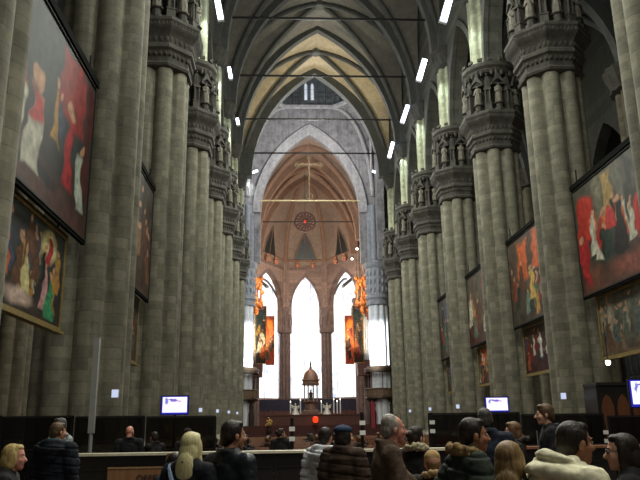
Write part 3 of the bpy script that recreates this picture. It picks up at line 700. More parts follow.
def brownP(seed, W, H):
    c = Canvas(W, H, [(84, 66, 54), (78, 66, 58), (74, 74, 70)], seed)
    return c.crowd(24, .04, .6, .32, [(120, 84, 62), (96, 76, 60), (88, 92, 84), (140, 108, 78), (104, 60, 50), (70, 66, 62)])
ymid = lambda k: YK(k)+4.8
painting(-1, ymid(-2), False, bigL, 'largest canvas on the left, red curtain above robed clerics in white and scarlet', 3)
painting(-1, ymid(-2), True, lowL, 'gilt framed painting on the left with a green robed figure, under the largest canvas', 5, W=4.5)
painting(-1, ymid(-1), False, brownP, 'canvas on the left showing a narrow strip beside the second pier', 8)
painting(-1, ymid(-1), True, brownP, 'gilt framed painting on the left showing only a narrow strip, lower row', 9)
painting(1, ymid(-1), False, bigR, 'big canvas at the right edge, red curtain and a crowd of clerics on steps', 4)
painting(1, ymid(-1), True, greyP, 'gilt framed painting at the right edge under the red curtain canvas', 21)
painting(1, ymid(0), False, orangeR, 'canvas on the right with two orange draperies above a golden figure', 6)
painting(1, ymid(0), True, whiteR, 'gilt framed painting on the right with white clad figures, under the orange draperies', 7)
painting(1, ymid(1), False, redR, 'canvas on the right with red cloth at its right side, beyond the orange one', 11)
painting(1, ymid(1), True, anyP, 'small looking gilt framed painting on the right, under the third canvas', 12)
painting(1, ymid(2), False, anyP, 'thin sliver of a canvas on the right, fourth from near end', 14)
painting(1, ymid(2), True, anyP, 'gilt framed painting on the right seen as a thin sliver, fourth from the near end', 15)
# ---------------------------------------------------------------- tie rods, flood lamps
for k in (2, 3, 4, 5):
    o = MB().cyl((-9, YK(k), 33.7), (9, YK(k), 33.7), .1, n=8).obj('tie_rod', BLACKM)
    tag(o, 'dark iron tie rod across the nave vault, %s from the crossing' % ORD[5-k], 'tie rod', 'iron tie rods across the vault')
o = MB().cyl((-7.3, YF-.75, 33.75), (7.3, YF-.75, 33.75), .11, n=8).obj('tie_rod', plain('pale rod', (206, 190, 140), .5)); tag(o, 'pale tie beam under the golden crucifix at the far arch', 'tie rod', 'iron tie rods across the vault')
o = MB().cyl((-7.6, YK(8), 33.6), (7.6, YK(8), 33.6), .08, n=8).obj('tie_rod', BLACKM); tag(o, 'thin dark tie rod in the choir, level with the red glowing disc', 'tie rod', 'iron tie rods across the vault')
TUBE = emit('flood lamp glow', (214, 226, 255), 9)
LAMPS = []
def flood(side, Y, top, bot, label, wd=.34):
    a, b = atY(top[0], top[1], Y), atY(bot[0], bot[1], Y); d = (b-a); L = d.length; d.normalize()
    r = thing('flood_lamp', label, 'lamp', a, 0, 'flood lamps high on the nave piers')
    mb = MB(); n = Vector((0, -1, 0)); s = d.cross(n).normalized()
    q = lambda t, w, y: d*t+s*w+n*y
    mb.prism([q(0, -wd*.5, 0), q(L, -wd*.5, 0), q(L, wd*.5, 0), q(0, wd*.5, 0)], n*-.22); mb.obj('housing', GREYM, r)
    g = MB(); g.prism([q(.06, -wd*.42, .03), q(L-.06, -wd*.42, .03), q(L-.06, wd*.42, .03), q(.06, wd*.42, .03)], n*.1); g.obj('lamp_tube', TUBE, r, smooth=0)
    m = MB(); e = Vector((side*8.55, Y+.6, a.z+.3))-a; m.cyl(q(L*.4, 0, -.2), e, .05, n=6); m.obj('bracket', GREYM, r)
    LAMPS.append((side, (a+b)/2)); return r
flood(1, YK(1)-.6, (450, -3), (443, 22), 'white flood lamp high on the right, the one cut by the top edge', .5)
flood(1, YK(2)-.6, (425, 59), (418.5, 81), 'white flood lamp high on the right, second from the top edge', .46)
flood(1, YK(3)-.6, (408, 105), (402, 123), 'white flood lamp high on the right, third from the top edge', .42)
flood(1, YK(4)-.6, (393, 142), (389, 158), 'white flood lamp high on the right, fourth from the top edge', .4)
flood(1, YF-1.5, (372, 171), (381, 174.5), 'small slanting lamp on the right of the far arch', .35)
flood(-1, YK(1)-.6, (217, -2), (221, 20), 'white flood lamp high on the left, the one cut by the top edge', .4)
flood(-1, YK(2)-.6, (229, 67), (231, 79), 'white flood lamp high on the left, second from the top edge', .3)
flood(-1, YK(3)-.6, (237, 118), (238.5, 125), 'small white flood lamp high on the left, third from the top edge', .3)
flood(-1, YF-1.5, (249.5, 174), (258, 170.5), 'small slanting lamp on the left of the far arch', .35)
# small bright lamps along the choir
SPK = emit('small lamp glow', (255, 246, 226), 6)
for i, (x, y, Y, lb) in enumerate([(362, 235, 102, 'upper right of the choir'), (357, 249, 108, 'middle right of the choir'), (352, 259, 114, 'lower right of the choir'), (258, 249, 108, 'left of the choir')]):
    p = atY(x, y, Y); r = thing('spot_lamp', 'small white spot lamp on the %s' % lb, 'lamp', p, 0, 'spot lamps of the choir')
    MB().ell((0, -.1, 0), (.2, .12, .2), 10, 7).obj('bulb', SPK, r); m = MB(); m.cyl((0, -.05, 0), (0, .35, 0), .22, .1, 10); sx = 1 if x > 305 else -1
    m.cyl((0, .3, 0), (sx*(8.9-abs(p.x)), .3, -.2), .04, n=6); m.obj('housing', BLACKM, r)
# ---------------------------------------------------------------- crucifix and glowing disc
p = atY(309, 165, YF-.75); zb = 33.85-p.z
r = thing('golden_crucifix', 'large golden crucifix with trefoil arms standing on the pale tie beam', 'crucifix', p)
m = MB(); m.box((0, 0, zb/2+.6), (.14, .12, -zb+1.2)); m.box((0, 0, 0), (3.4, .12, .16))
for x, z in ((-1.75, 0), (1.75, 0), (0, 1.25)):
    for dx, dz in ((.2, 0), (-.2, 0), (0, .2), (0, -.2)): m.tube([(x+dx+.2*math.cos(j*PI/6), 0, z+dz+.2*math.sin(j*PI/6)) for j in range(13)], .055, 6, cap=False)
m.tube([(.5*math.cos(j*PI/8), 0, zb+.55+.5*math.sin(j*PI/8)) for j in range(17)], .09, 6, cap=False); m.obj('cross', plain('old gilding', (112, 92, 62), .7, .2, var=.4), r)
c = MB(); c.cap((0, -.2, .1), (0, -.2, -.9), .17, .12, 8); c.ell((0, -.22, .36), (.13, .13, .16), 8, 6); c.cap((0, -.2, .05), (1.2, -.18, .15), .09, .06, 6); c.cap((0, -.2, .05), (-1.2, -.18, .15), .09, .06, 6); c.cap((0, -.2, -.8), (.05, -.2, -1.9), .14, .08, 8)
c.obj('figure', plain('figure ivory', (124, 104, 76), .7), r)
p = atY(305, 222, 112)
r = thing('glowing_disc', 'round brown disc with a small red light, hanging high in the choir', 'disc', p)
m = MB(); 
for R, t in ((1.65, .18), (1.1, .1)): m.tube([(R*math.cos(a*PI/20), 0, R*math.sin(a*PI/20)) for a in range(41)], t, 8, cap=False)
for i in range(16): m.cyl((.35*math.cos(i*PI/8), 0, .35*math.sin(i*PI/8)), (1.6*math.cos(i*PI/8), 0, 1.6*math.sin(i*PI/8)), .12, .16, 6)
m.ell((0, 0, 0), (.5, .08, .5), 14, 8); m.obj('ring', plain('disc bronze', (84, 58, 50), .7), r)
MB().ell((0, -.2, 0), (.2, .12, .2), 10, 8).obj('red_lamp', emit('red glow', (255, 62, 40), 2.5), r)
m = MB(); m.cyl((0, .1, 1.6), (0, .1, 44-p.z), .03, n=6); m.obj('cable', BLACKM, r)
# ---------------------------------------------------------------- organs
ORG = plain('lit gilt carving', (190, 112, 54), .5, .3, var=.45, scale=3)  # gilding tinted orange, the warm glow on it put into the colour
ORGP = painted('organ shutter paint', .6, .8)
def organ(side, w):
    Y = 105.6; fx = lambda px: atY(px, 340, Y).x
    r = thing('organ_case', 'organ case with dark painted shutters and gilded crest on the %s of the choir' % w, 'organ', (side*7.6, Y, 0), 0, 'organs facing each other across the choir')
    P = lambda x, y, z: (side*(x-7.6), y, z)
    m = MB(); m.box(P(8.2, 1.6, 10.6), (2.2, 3.0, 1.0)); m.box(P(8.3, 1.6, 15), (1.6, 2.6, 8)); m.box(P(8.1, 1.5, 19.3), (2.4, 3.0, .6)); m.obj('case', W_RED, r)
    for i in range(5): MB().cyl(P(8.9-i*.28, .22, 11.4), P(8.9-i*.28, .22, 18.4-abs(i-2)*.5), .11, n=8).obj('pipe', GREYM, r)
    for nm, x0, x1, y0, y1, z0, z1, cols in (('shutter', 6.55, 8.1, .1, .5, 11.0, 19.6, [(64, 50, 46), (56, 62, 62), (42, 62, 66)]), ('shutter', 5.35, 6.55, -.2, .1, 10.8, 18.0, [(190, 66, 36), (196, 92, 40), (150, 70, 50)])):
        cv = Canvas(x1-x0, z1-z0, cols, int(x0*10)+side, 40); cv.crowd(7, .05, .6, .22, [OC, BR, OR, WH, DK, DR], .15, .85)
        if x0 < 6: cv.e(.5, .82, .35, .1, (226, 120, 40), .5)
        me = cv.mesh(-1, 'shutter', 1, z1-z0); 
        for v in me.vertices: t = v.co.y+.5; z = v.co.z; xx = (x0+(x1-x0)*t); v.co = Vector(P(xx, y0+(y1-y0)*t*0+.0, z0+z))
        me.materials[0] = ORGP; o = link(nm, me, r, (0, y0-.15, 0))
        MB().box(P((x0+x1)/2, y0+.02, (z0+z1)/2), (x1-x0+.12, .14, z1-z0+.12)).obj('shutter_frame', GOLD, o, (0, -y0+.15, 0))
    m = MB()
    rr = random.Random(side)
    for i in range(26): m.ell(P(7.2+rr.random()*1.7, rr.random()*.5-.2, 18.6+rr.random()*5.6), (.22+.2*rr.random(), .25, .3+.35*rr.random()), 8, 6)
    for x in (7.4, 8.1, 8.7): m.cyl(P(x, 0, 19.4), P(x, 0, 22.5+x-7.4), .2, .1, 8); m.ell(P(x, 0, 22.9+x-7.4), (.26, .26, .45), 8, 6)
    m.obj('crest', ORG, r)
    m = MB(); m.box(P(8.4, .4, 9.6), (2.6, 2.2, 1.1)); m.box(P(9.0, .6, 5.5), (.5, .6, 8)); m.obj('loft', W_RED, r)
organ(-1, 'left'); organ(1, 'right')
# ---------------------------------------------------------------- pulpits around the white piers
def pulpit(side, w):
    r = thing('pulpit', 'bronze pulpit with dark canopy wrapped round the white pier on the %s' % w, 'pulpit', (side*9.5, YF, 2), 0, 'pulpits beyond the crossing')
    ring = lambda m, r0, r1, z0, z1, n=32: m.loft([[(q*math.cos(2*PI*i/n), q*math.sin(2*PI*i/n), z) for i in range(n)] for q, z in ((r0, z0), (r1, z0), (r1+.06, (z0+z1)/2), (r1, z1), (r0, z1), (r0, z0))], cap=False)
    m = MB(); ring(m, 1.5, 2.15, 3.3, 3.6); m.obj('platform', BRONZE, r)
    m = MB(); ring(m, 2.02, 2.1, 3.6, 4.6); ring(m, 1.98, 2.2, 4.6, 4.75)
    for i in range(16): a = i*PI/8; m.box((2.14*math.cos(a), 2.14*math.sin(a), 4.1), (.12, .2, .9), a)
    m.obj('parapet', plain('pulpit gilt bronze', (112, 90, 68), .6, .2, var=.4, scale=4) if side < 0 else bpy.data.materials['pulpit gilt bronze'], r)
    m = MB(); ring(m, 1.5, 2.2, 7.2, 7.5); ring(m, 1.5, 1.9, 7.5, 7.75); ring(m, 2.05, 2.15, 6.85, 7.2)
    m.obj('canopy', BRONZE, r)
    for i in range(4):
        a = PI/4+i*PI/2; s = MB(); s.lathe([(.34, -.3), (.3, .6), (.34, 1.5), (.22, 2.1), (.3, 2.6), (.12, 2.75)], 12); s.ell((0, 0, 2.95), (.19, .2, .24), 10, 7); s.cyl((0, 0, 3.1), (0, 0, 3.35), .4, .5, 8)
        s.lathe([(.5, -2), (.5, -1.7), (.4, -1.6), (.4, -.3)], 10)
        s.obj('caryatid', BRONZE, r, (1.75*math.cos(a), 1.75*math.sin(a), 0))
    for i in range(8):
        a = i*PI/4; MB().cyl((2.02*math.cos(a), 2.02*math.sin(a), 4.7), (2.02*math.cos(a), 2.02*math.sin(a), 6.9), .06, n=8).obj('post', BRONZE, r)
pulpit(-1, 'left'); pulpit(1, 'right')
p = atY(373, 409, 95.6); o = MB().box((0, 0, (.85-(p.z-1.5))/2), (.5, .06, .85+p.z-1.5)).box((0, 0, .87), (.75, .1, .08)).obj('red_banner', cloth('red cloth', (150, 58, 66)), None, p); tag(o, 'red banner hanging under the right pulpit', 'banner')
# ---------------------------------------------------------------- presbytery, altar
struct(MB().box((0, 118, 1.0), (22, 44, 2.0)).box((0, 95.6, .75), (19, 1.2, 1.5)).box((0, 94.6, .4), (19, 1.2, .8)).obj('floor_presbytery', plain('red carpet', (74, 40, 34), .9), smooth=0))
r = thing('choir_parapet', 'long red brown wooden parapet in front of the altar', 'parapet', (0, 96.4, 2))
m = MB(); m.box((0, 0, .65), (13.6, .3, 1.3)); m.box((0, -.05, 1.32), (13.8, .5, .1))
for i in range(14): m.box((-6.44+i*.99, -.18, .65), (.12, .08, 1.2))
m.obj('panel', W_RED, r)
r = thing('choir_stalls', 'dark blue and brown choir stalls standing below the apse windows', 'stalls', (0, 122.5, 2))
NAVY = plain('navy hanging', (40, 40, 54), .9, var=.3, scale=2)
MB().box((0, .8, 2.2), (17.4, .3, 4.4)).obj('back_panel', NAVY, r)
m = MB(); m.box((0, 0, 1.2), (16.4, 1.0, 2.4)); m.box((0, -.9, .7), (16.4, .8, 1.4)); [m.box((-8+i*.9, -.3, 1.9), (.1, 1.2, 1.4)) for i in range(18)]; m.obj('seat', W_RED, r)
p = atY(311, 413, 108); AXX = p.x
r = thing('altar_tabernacle', 'domed altar tempietto on slim columns in front of the middle window', 'altar', (AXX, 108, 2))
STN = plain('altar marble', (128, 98, 84), .5, .1, var=.35, scale=2)
m = MB(); m.box((0, 0, .9), (5.4, 2.4, 1.8)); m.box((0, 0, 1.85), (5.7, 2.6, .12)); m.obj('altar_table', STN, r)
m = MB(); m.lathe([(1.2, 1.9), (1.2, 2.1), (.95, 2.25), (.9, 3.1), (1.15, 3.3), (1.3, 3.4), (1.3, 3.55), (.5, 3.56)], 16); m.obj('pedestal', STN, r)
for i in range(8):
    a = i*PI/4+PI/8; MB().lathe([(.13, 3.5), (.13, 3.6), (.085, 3.65), (.075, 5.7), (.13, 5.8), (.13, 5.9)], 10).obj('pillar_shaft', plain('altar column', (168, 156, 150), .4) if i == 0 and 'altar column' not in bpy.data.materials else bpy.data.materials['altar column'], r, (1.02*math.cos(a), 1.02*math.sin(a), 0))
m = MB(); m.lathe([(.8, 5.85), (1.3, 5.9), (1.34, 6.1), (1.2, 6.2), (1.22, 6.5), (1.4, 6.6), (1.38, 6.7), (1.15, 6.75), (1.12, 7.1), (.95, 7.6), (.62, 8.05), (.3, 8.3), (.22, 8.32), (.2, 8.6), (.05, 8.7)], 24)
for i in range(8): a = i*PI/4; m.cyl((1.3*math.cos(a), 1.3*math.sin(a), 6.6), (1.3*math.cos(a), 1.3*math.sin(a), 7.1), .08, .03, 6)
m.obj('dome', plain('dome bronze', (150, 116, 96), .45, .3, var=.35, scale=3), r)
m = MB(); m.lathe([(.14, 8.6), (.1, 8.9), (.16, 9.1), (.06, 9.3)], 8); m.ell((0, 0, 9.42), (.07, .07, .1), 6, 5); m.obj('finial', BRONZE, r)
m = MB(); m.lathe([(.3, 3.5), (.3, 3.8), (.24, 4.2), (.28, 4.7), (.1, 4.95)], 10); m.ell((0, 0, 5.1), (.13, .14, .17), 8, 6); m.obj('statuette', BRONZE, r)
def angel(px, py, lb, flip):
    p = atY(px, py, 104); r = thing('white_angel', 'white angel statue with raised arms %s of the altar tempietto' % lb, 'statue', (p.x, 104, 2), 0, 'angels beside the altar')
    m = MB(); m.lathe([(.42, 0), (.42, 1.1), (.5, 1.15), (.5, 1.3), (.2, 1.3)], 8); m.obj('plinth', STN, r)
    m = MB(); m.lathe([(.6, 1.3), (.42, 1.8), (.2, 2.4), (.22, 2.65), (.08, 2.78)], 12, fn=lambda th, z: 1+.08*math.cos(6*th)); m.ell((0, 0, 2.95), (.13, .14, .17), 8, 6)
    for s in (-1, 1): m.cap((s*.2, 0, 2.62), (s*.6, -.1, 2.85), .07, .05, 6); m.ell((s*.35, .2, 2.5), (.3, .05, .16), 8, 6, Matrix.Rotation(-s*.5, 3, 'Y'))
    m.obj('figure', plain('white marble', (226, 222, 206), .5) if 'white marble' not in bpy.data.materials else bpy.data.materials['white marble'], r)
angel(295.5, 414, 'left', 1); angel(327, 414, 'right', -1)
for i, (px, lb) in enumerate([(290.5, 'outermost left of the altar'), (300.5, 'between left angel and tempietto'), (321.5, 'between tempietto and right angel'), (334, 'first right of the right angel'), (337.3, 'second right of the right angel'), (340.5, 'outermost right of the altar')]):
    p = atY(px, 414, 103); r = thing('candlestick', 'tall candlestick with white candle, %s' % lb, 'candlestick', (p.x, 103, 2), 0, 'candlesticks at the altar')
    MB().lathe([(.19, 0), (.15, .15), (.07, .3), (.06, 1.2), (.14, 1.3), (.05, 1.4), (.16, 1.6)], 10).obj('base', GOLD, r); MB().cyl((0, 0, 1.55), (0, 0, 3.2+.25*(i % 2)), .1, .09, 10).obj('candle', WHITEP, r)
    MB().ell((0, 0, 3.32+.25*(i % 2)), (.05, .05, .12), 8, 6).obj('flame', SPK, r)
p = atY(315.5, 420, 94.9); r = thing('sanctuary_lamp', 'red glowing lamp on a stand in front of the wooden parapet', 'lamp', (p.x, 94.9, .8))
m = MB(); m.lathe([(.3, 0), (.08, .12), (.06, p.z-1.2), (.3, p.z-1.15)], 10); m.obj('stand', BRONZE, r); MB().lathe([(.2, p.z-1.15), (.36, p.z-.9), (.34, p.z-.5), (.2, p.z-.35)], 12).obj('glass', emit('red lamp glass', (255, 60, 20), 1.6), r)
p = atY(269, 423, 94.6); r = thing('flower_vase', 'vase of yellow flowers in front of the wooden parapet', 'vase', (p.x, 94.6, .8))
MB().lathe([(.25, 0), (.15, .1), (.3, .5), (.2, .9), (.28, 1.0)], 12).obj('vase', BRONZE, r); m = MB(); rr = random.Random(4)
for i in range(26): a = rr.random()*6.28; q = rr.random()*.5; m.ell((q*math.cos(a), q*math.sin(a), 1.1+(1-q)*1.1*rr.random()+.1), (.11, .11, .1), 7, 5)
m.obj('flowers', plain('yellow petals', (206, 168, 84), .8), r)
# ---------------------------------------------------------------- screens, barrier, signs
t = NT('smoked glass'); t.base(lin((15, 14, 13))); t.b.inputs['Roughness'].default_value = .12; t.b.inputs['Specular IOR Level'].default_value = .3
tr = t.n('ShaderNodeBsdfTransparent'); tr.inputs[0].default_value = (.5, .46, .42, 1); mx = t.n('ShaderNodeMixShader'); mx.inputs[0].default_value = .4
t.l(t.b.outputs[0], mx.inputs[1]); t.l(tr.outputs[0], mx.inputs[2]); t.l(mx.outputs[0], t.out.inputs[0]); SMOKE = t.m
YS = 17.6
for i, (x0, x1, top, lb) in enumerate([(-60, 2, 417, 'at the left edge behind the blonde woman'), (3, 74, 417, 'behind the man in the hooded jacket'), (76, 145, 417, 'behind the bald man'), (147, 216, 417, 'under the left television'),
                                       (428, 519, 413.5, 'under the right television'), (521, 603, 414.5, 'behind the young man in profile'), (607, 690, 416, 'at the right edge behind the dark haired woman')]):
    a, b = atY(x0, top, YS), atY(x1, top, YS); H = (a.z+b.z)/2; W = b.x-a.x
    r = thing('smoked_screen', 'dark smoked glass screen %s' % lb, 'screen', ((a.x+b.x)/2, YS, 0), 0, 'dark screens behind the barrier')
    MB().box((0, 0, H/2+.05), (W-.08, .02, H-.1)).obj('glass', SMOKE, r, smooth=0)
    for s in (-1, 1): MB().box((s*(W/2-.02), 0, H/2), (.06, .06, H)).box((s*(W/2-.1), 0, .02), (.12, .5, .04)).obj('post', BLACKM, r)
    MB().box((0, 0, H), (W, .05, .05)).box((0, 0, H*.62), (W, .04, .03)).obj('rail', W_DARK, r)
YB = 14.0
a, b = atY(74, 449, YB), atY(660, 449, YB); H = 1.24; xs = [a.x + (b.x-a.x)*i/6 for i in range(7)]
for i in range(6):
    x0, x1 = xs[i], xs[i+1]; W = x1-x0
    r = thing('counter_barrier', 'black counter barrier with %s top edge, %s section from the left' % ('pale' if i < 4 else 'brown', ORD[i]), 'barrier', ((x0+x1)/2, YB, 0), 0, 'sections of the long barrier')
    m = MB(); m.box((0, .05, (H-.04)/2), (W-.02, .25, H-.04)); m.box((0, -.09, .1), (W-.02, .06, .2)); m.box((0, -.085, .95), (W-.1, .03, .03)); m.obj('panel', W_DARK, r)
    MB().box((0, 0, H-.02), (W-.01, .42, .045)).obj('top_edge', PALEEDGE if i < 4 else W_PEW, r)
a = atY(108, 467.3, YB-.2); b = atY(172, 467.3, YB-.2)
r = thing('wooden_sign', 'brown wooden sign board with dark letters leaning on the barrier', 'sign', ((a.x+b.x)/2, YB-.2, a.z-.62)); W = b.x-a.x
MB().box((0, 0, .31), (W, .04, .62)).obj('board', W_TAN, r); m = MB(); m.box((0, -.022, .605), (W, .02, .03)); m.obj('edge', plain('sign edge', (150, 120, 84)), r)
for s in (-1, 1): MB().box((s*(W/2-.1), .02, -(a.z-.62)/2), (.05, .05, a.z-.62)).obj('leg', W_TAN, r)
def text(body, size, loc, mat, parent, name='lettering'):
    cu = bpy.data.curves.new(name, 'FONT'); cu.body = body; cu.size = size; cu.extrude = .004; cu.align_x = 'CENTER'
    o = bpy.data.objects.new(name, cu); COL.objects.link(o); me = bpy.data.meshes.new_from_object(o.evaluated_get(bpy.context.evaluated_depsgraph_get())); bpy.data.objects.remove(o)
    me.materials.clear(); me.materials.append(mat); o = bpy.data.objects.new(name, me); COL.objects.link(o); o.location = loc; o.rotation_euler = (PI/2, 0, 0); o.parent = parent; return o
LET = plain('dark lettering', (44, 34, 30), .7)
text('OFFERTE', .17, (.28, -.035, .36), LET, r); text('PER IL DUOMO', .15, (.14, -.035, .12), LET, r)
# televisions
def tv(px0, px1, py0, py1, Y, lb, seed):
    a, b = atY(px0, py1, Y), atY(px1, py0, Y); W = b.x-a.x; H = b.z-a.z
    r = thing('television', 'glowing white television with blue rim %s' % lb, 'television', ((a.x+b.x)/2, Y, 0), 0, 'televisions in front of the piers')
    z = a.z
    MB().box((0, .05, z+H/2), (W+.06, .08, H+.06)).obj('housing', BLACKM, r)
    MB().box((0, 0, z+H/2), (W, .02, H)).obj('rim', emit('blue screen rim', (40, 44, 190), .8) if 'blue screen rim' not in bpy.data.materials else bpy.data.materials['blue screen rim'], r)  # blue halo round the picture, built as a glowing border
    cv = Canvas(1.5, 1, [(250, 244, 255), (255, 246, 250), (240, 236, 255)], seed, 48); cv.I[:] = np.array(lin((250, 243, 255))[:3])
    cv.e(.45, .78, .16, .1, (120, 96, 190), .6).e(.16, .72, .06, .22, (110, 120, 200), .6).e(.68, .74, .07, .05, (180, 140, 200), .6).e(.3, .86, .1, .05, (90, 90, 170), .5)
    me = cv.mesh(-1, 'screen', 1, 1)
    for v in me.vertices: v.co = Vector((v.co.y*W*.91, -.015, z+H*.1+v.co.z*H*.85))
    if 'tv picture' not in bpy.data.materials:
        q = NT('tv picture'); q.base((0, 0, 0, 1)); at = q.n('ShaderNodeVertexColor'); at.layer_name = 'paint'; q.l(at.outputs['Color'], q.b.inputs['Emission Color']); q.b.inputs['Emission Strength'].default_value = 1.25
    me.materials[0] = bpy.data.materials['tv picture']; link('screen', me, r)
    m = MB(); m.cyl((0, .1, 0), (0, .1, z+H*.6), .05, n=8); m.lathe([(.4, 0), (.4, .03), (.06, .07)], 16, (0, .1)); m.obj('stand', BLACKM, r)
tv(161, 188.5, 396, 414.5, 29.1, 'in front of the left pier', 1); tv(486, 508, 397, 412, 38.7, 'in front of the right pier', 2); tv(632, 662, 379.5, 407, 19.6, 'at the right edge', 3)
# speaker column
a = atY(97.5, 338, 17); r = thing('speaker_column', 'slim tall grey loudspeaker column in front of the left pier', 'loudspeaker', (a.x, 17, 0))
MB().box((0, 0, (a.z+1.6)/2), (.13, .12, a.z-1.6)).obj('body', GREYM, r); MB().cyl((0, 0, 0), (0, 0, 1.65), .045, n=8).obj('pole', GREYM, r); MB().lathe([(.3, 0), (.3, .03), (.05, .06)], 16).obj('base', GREYM, r)
# notice plates on the piers
PLATE = emit('lit plate', (214, 226, 255), .85)
for (px, py, Y, w_, lb) in [(115, 393.5, YK(-1)-1.46, .16, 'left pier behind the speaker column'), (200.5, 410, YK(1)-1.46, .16, 'left pier right of the television'), (217.5, 411, YK(2)-1.46, .16, 'second left pier beyond the television'), (228.8, 412, YK(3)-1.46, .16, 'third left pier beyond the television'), (237.3, 413, YK(4)-1.46, .16, 'fourth left pier beyond the television'),
                            (563.5, 396, YK(0)-1.46, .19, 'right pier next to the red curtain canvas'), (457.8, 406.5, YK(2)-1.46, .2, 'right pier beyond the right television'), (430, 409, YK(3)-1.46, .18, 'second right pier beyond the right television'), (410, 411, YK(4)-1.46, .18, 'third right pier beyond the right television')]:
    p = atY(px, py, Y); r = thing('notice_plate', 'small bright notice plate on the %s' % lb, 'notice', p, 0, 'notice plates on the piers')
    MB().box((0, 0, 0), (w_*1.1, .04, w_*1.3)).obj('plate', PLATE, r); MB().box((0, .035, 0), (w_*1.25, .04, w_*1.45)).box((0, .2, 0), (.05, .4, .05)).obj('frame', GREYM, r)
# confessional in the right aisle
p = atY(618, 405, 27.5); r = thing('confessional', 'dark wooden confessional glowing orange in the right aisle', 'confessional', (p.x+.2, 27.5, 0))
m = MB(); m.box((0, .6, 1.55), (2.0, 1.2, 3.1)); m.box((0, .5, 3.15), (2.1, 1.3, .12)); m.obj('cabinet', W_DARK, r)
for s in (-1, 0, 1):
    m = MB(); m.strip([(s*.62+x*.24, -.03, z) for x, z in [(-1, .4), (-1, 2.3), (-.6, 2.6), (0, 2.75)]], [(s*.62+x*.24, -.03, z) for x, z in [(1, .4), (1, 2.3), (.6, 2.6), (0, 2.76)]], (0, .04, 0)); m.obj('door', wood('amber panel', (96, 56, 32), (126, 76, 44)) if 'amber panel' not in bpy.data.materials else bpy.data.materials['amber panel'], r)  # amber doors, the orange light of the interior put into the wood colour
p = atY(608, 362.5, 27.2); r = thing('wall_lantern', 'small bright lantern above the confessional in the right aisle', 'lantern', p); MB().ell((0, 0, 0), (.1, .1, .12), 10, 8).obj('bulb', SPK, r); MB().cyl((0, 0, .1), (0, 0, 1.6), .015, n=6).cyl((0, 0, .08), (0, 0, .16), .1, .04, 8).obj('cord', BLACKM, r)
CONF = p
# posts with white plates in the gaps
for px, py, Y, lb in [(604.5, 428, 17.2, 'between the right screens'), (431.5, 418, 17.0, 'at the end of the right screen'), (362, 418, 15.2, 'in the middle of the barrier'), (292, 424, 15.2, 'left of the middle of the barrier')]:
    p = atY(px, py, Y); r = thing('barrier_post', 'dark metal post with small white plate %s' % lb, 'post', (p.x, Y, 0), 0, 'posts behind the barrier')
    MB().cyl((0, 0, 0), (0, 0, p.z+.12), .035, n=10).lathe([(.2, 0), (.2, .03), (.04, .06)], 14).obj('pole', BLACKM, r); [MB().box((0, -.05, p.z-d), (.12, .02, .09)).obj('plate', WHITEP, r) for d in (.1, .3)]
# ---------------------------------------------------------------- pews
def pew(x, y, label, proto=[]):
    if proto: return dup(proto[0], (x, y, 0), 0, label)
    r = thing('church_pew', label, 'pew', (x, y, 0), 0, 'wooden pews in two blocks of rows'); L = 5.8
    MB().box((0, 0, .45), (L, .42, .05)).obj('seat', W_PEW, r); m = MB(); m.box((0, .22, .78), (L, .04, .5)); m.box((0, .23, 1.04), (L, .09, .05)); m.obj('backrest', W_PEW, r)
    for s in (-1, 1): MB().box((s*L/2, .02, .5), (.06, .6, 1.0)).box((s*L/2, .02, .04), (.1, .7, .08)).obj('end_panel', W_PEW, r)
    MB().box((0, .62, .2), (L, .2, .05)).box((-L/3, .5, .1), (.05, .3, .2)).box((L/3, .5, .1), (.05, .3, .2)).obj('kneeler', W_PEW, r)
    proto.append(r); return r
PEWY = [21.5+i*2.0 for i in range(16)]
for i, y in enumerate(PEWY):
    for s, w in ((-1, 'left'), (1, 'right')): pew(s*3.6, y, 'brown wooden pew in the %s block, %s row behind the barrier' % (w, ORD[i]))
from mathutils import noise
# ---------------------------------------------------------------- people
DG_ = bpy.context.evaluated_depsgraph_get
def remesh(mb, vox, smooth=3, fac=.6):
    me = bpy.data.meshes.new('tmp'); me.from_pydata(mb.v, [], mb.f); o = bpy.data.objects.new('tmp', me); COL.objects.link(o)
    r = o.modifiers.new('r', 'REMESH'); r.mode = 'VOXEL'; r.voxel_size = vox; r.use_smooth_shade = True
    if smooth: q = o.modifiers.new('s', 'SMOOTH'); q.iterations = smooth; q.factor = fac
    dg = DG_(); dg.update(); out = bpy.data.meshes.new_from_object(o.evaluated_get(dg), depsgraph=dg)
    bpy.data.objects.remove(o); bpy.data.meshes.remove(me); return out
def skinmat(name, c, lip):
    t = NT(name); co = t.coord(); nz = t.noise(co, 22, 4); a = tuple(v*.82 for v in lin(c)[:3])+(1,)
    t.base(t.ramp(nz, [(.3, a), (.7, lin(c))])); t.b.inputs['Roughness'].default_value = .5; t.b.inputs['Subsurface Weight'].default_value = .0
    return t.m
SK = {n: skinmat('skin '+n, c, None) for n, c in dict(fair=(214, 164, 138), tan=(188, 134, 104), olive=(170, 118, 88), pink=(216, 152, 132)).items()}
LIP = plain('lips', (168, 92, 84), .5, bump=0); EYEW = plain('eye white', (206, 200, 192), .3, bump=0, var=.02); EYED = plain('eye iris', (40, 28, 22), .2, bump=0); BROW = plain('eyebrow', (52, 38, 28), .8)
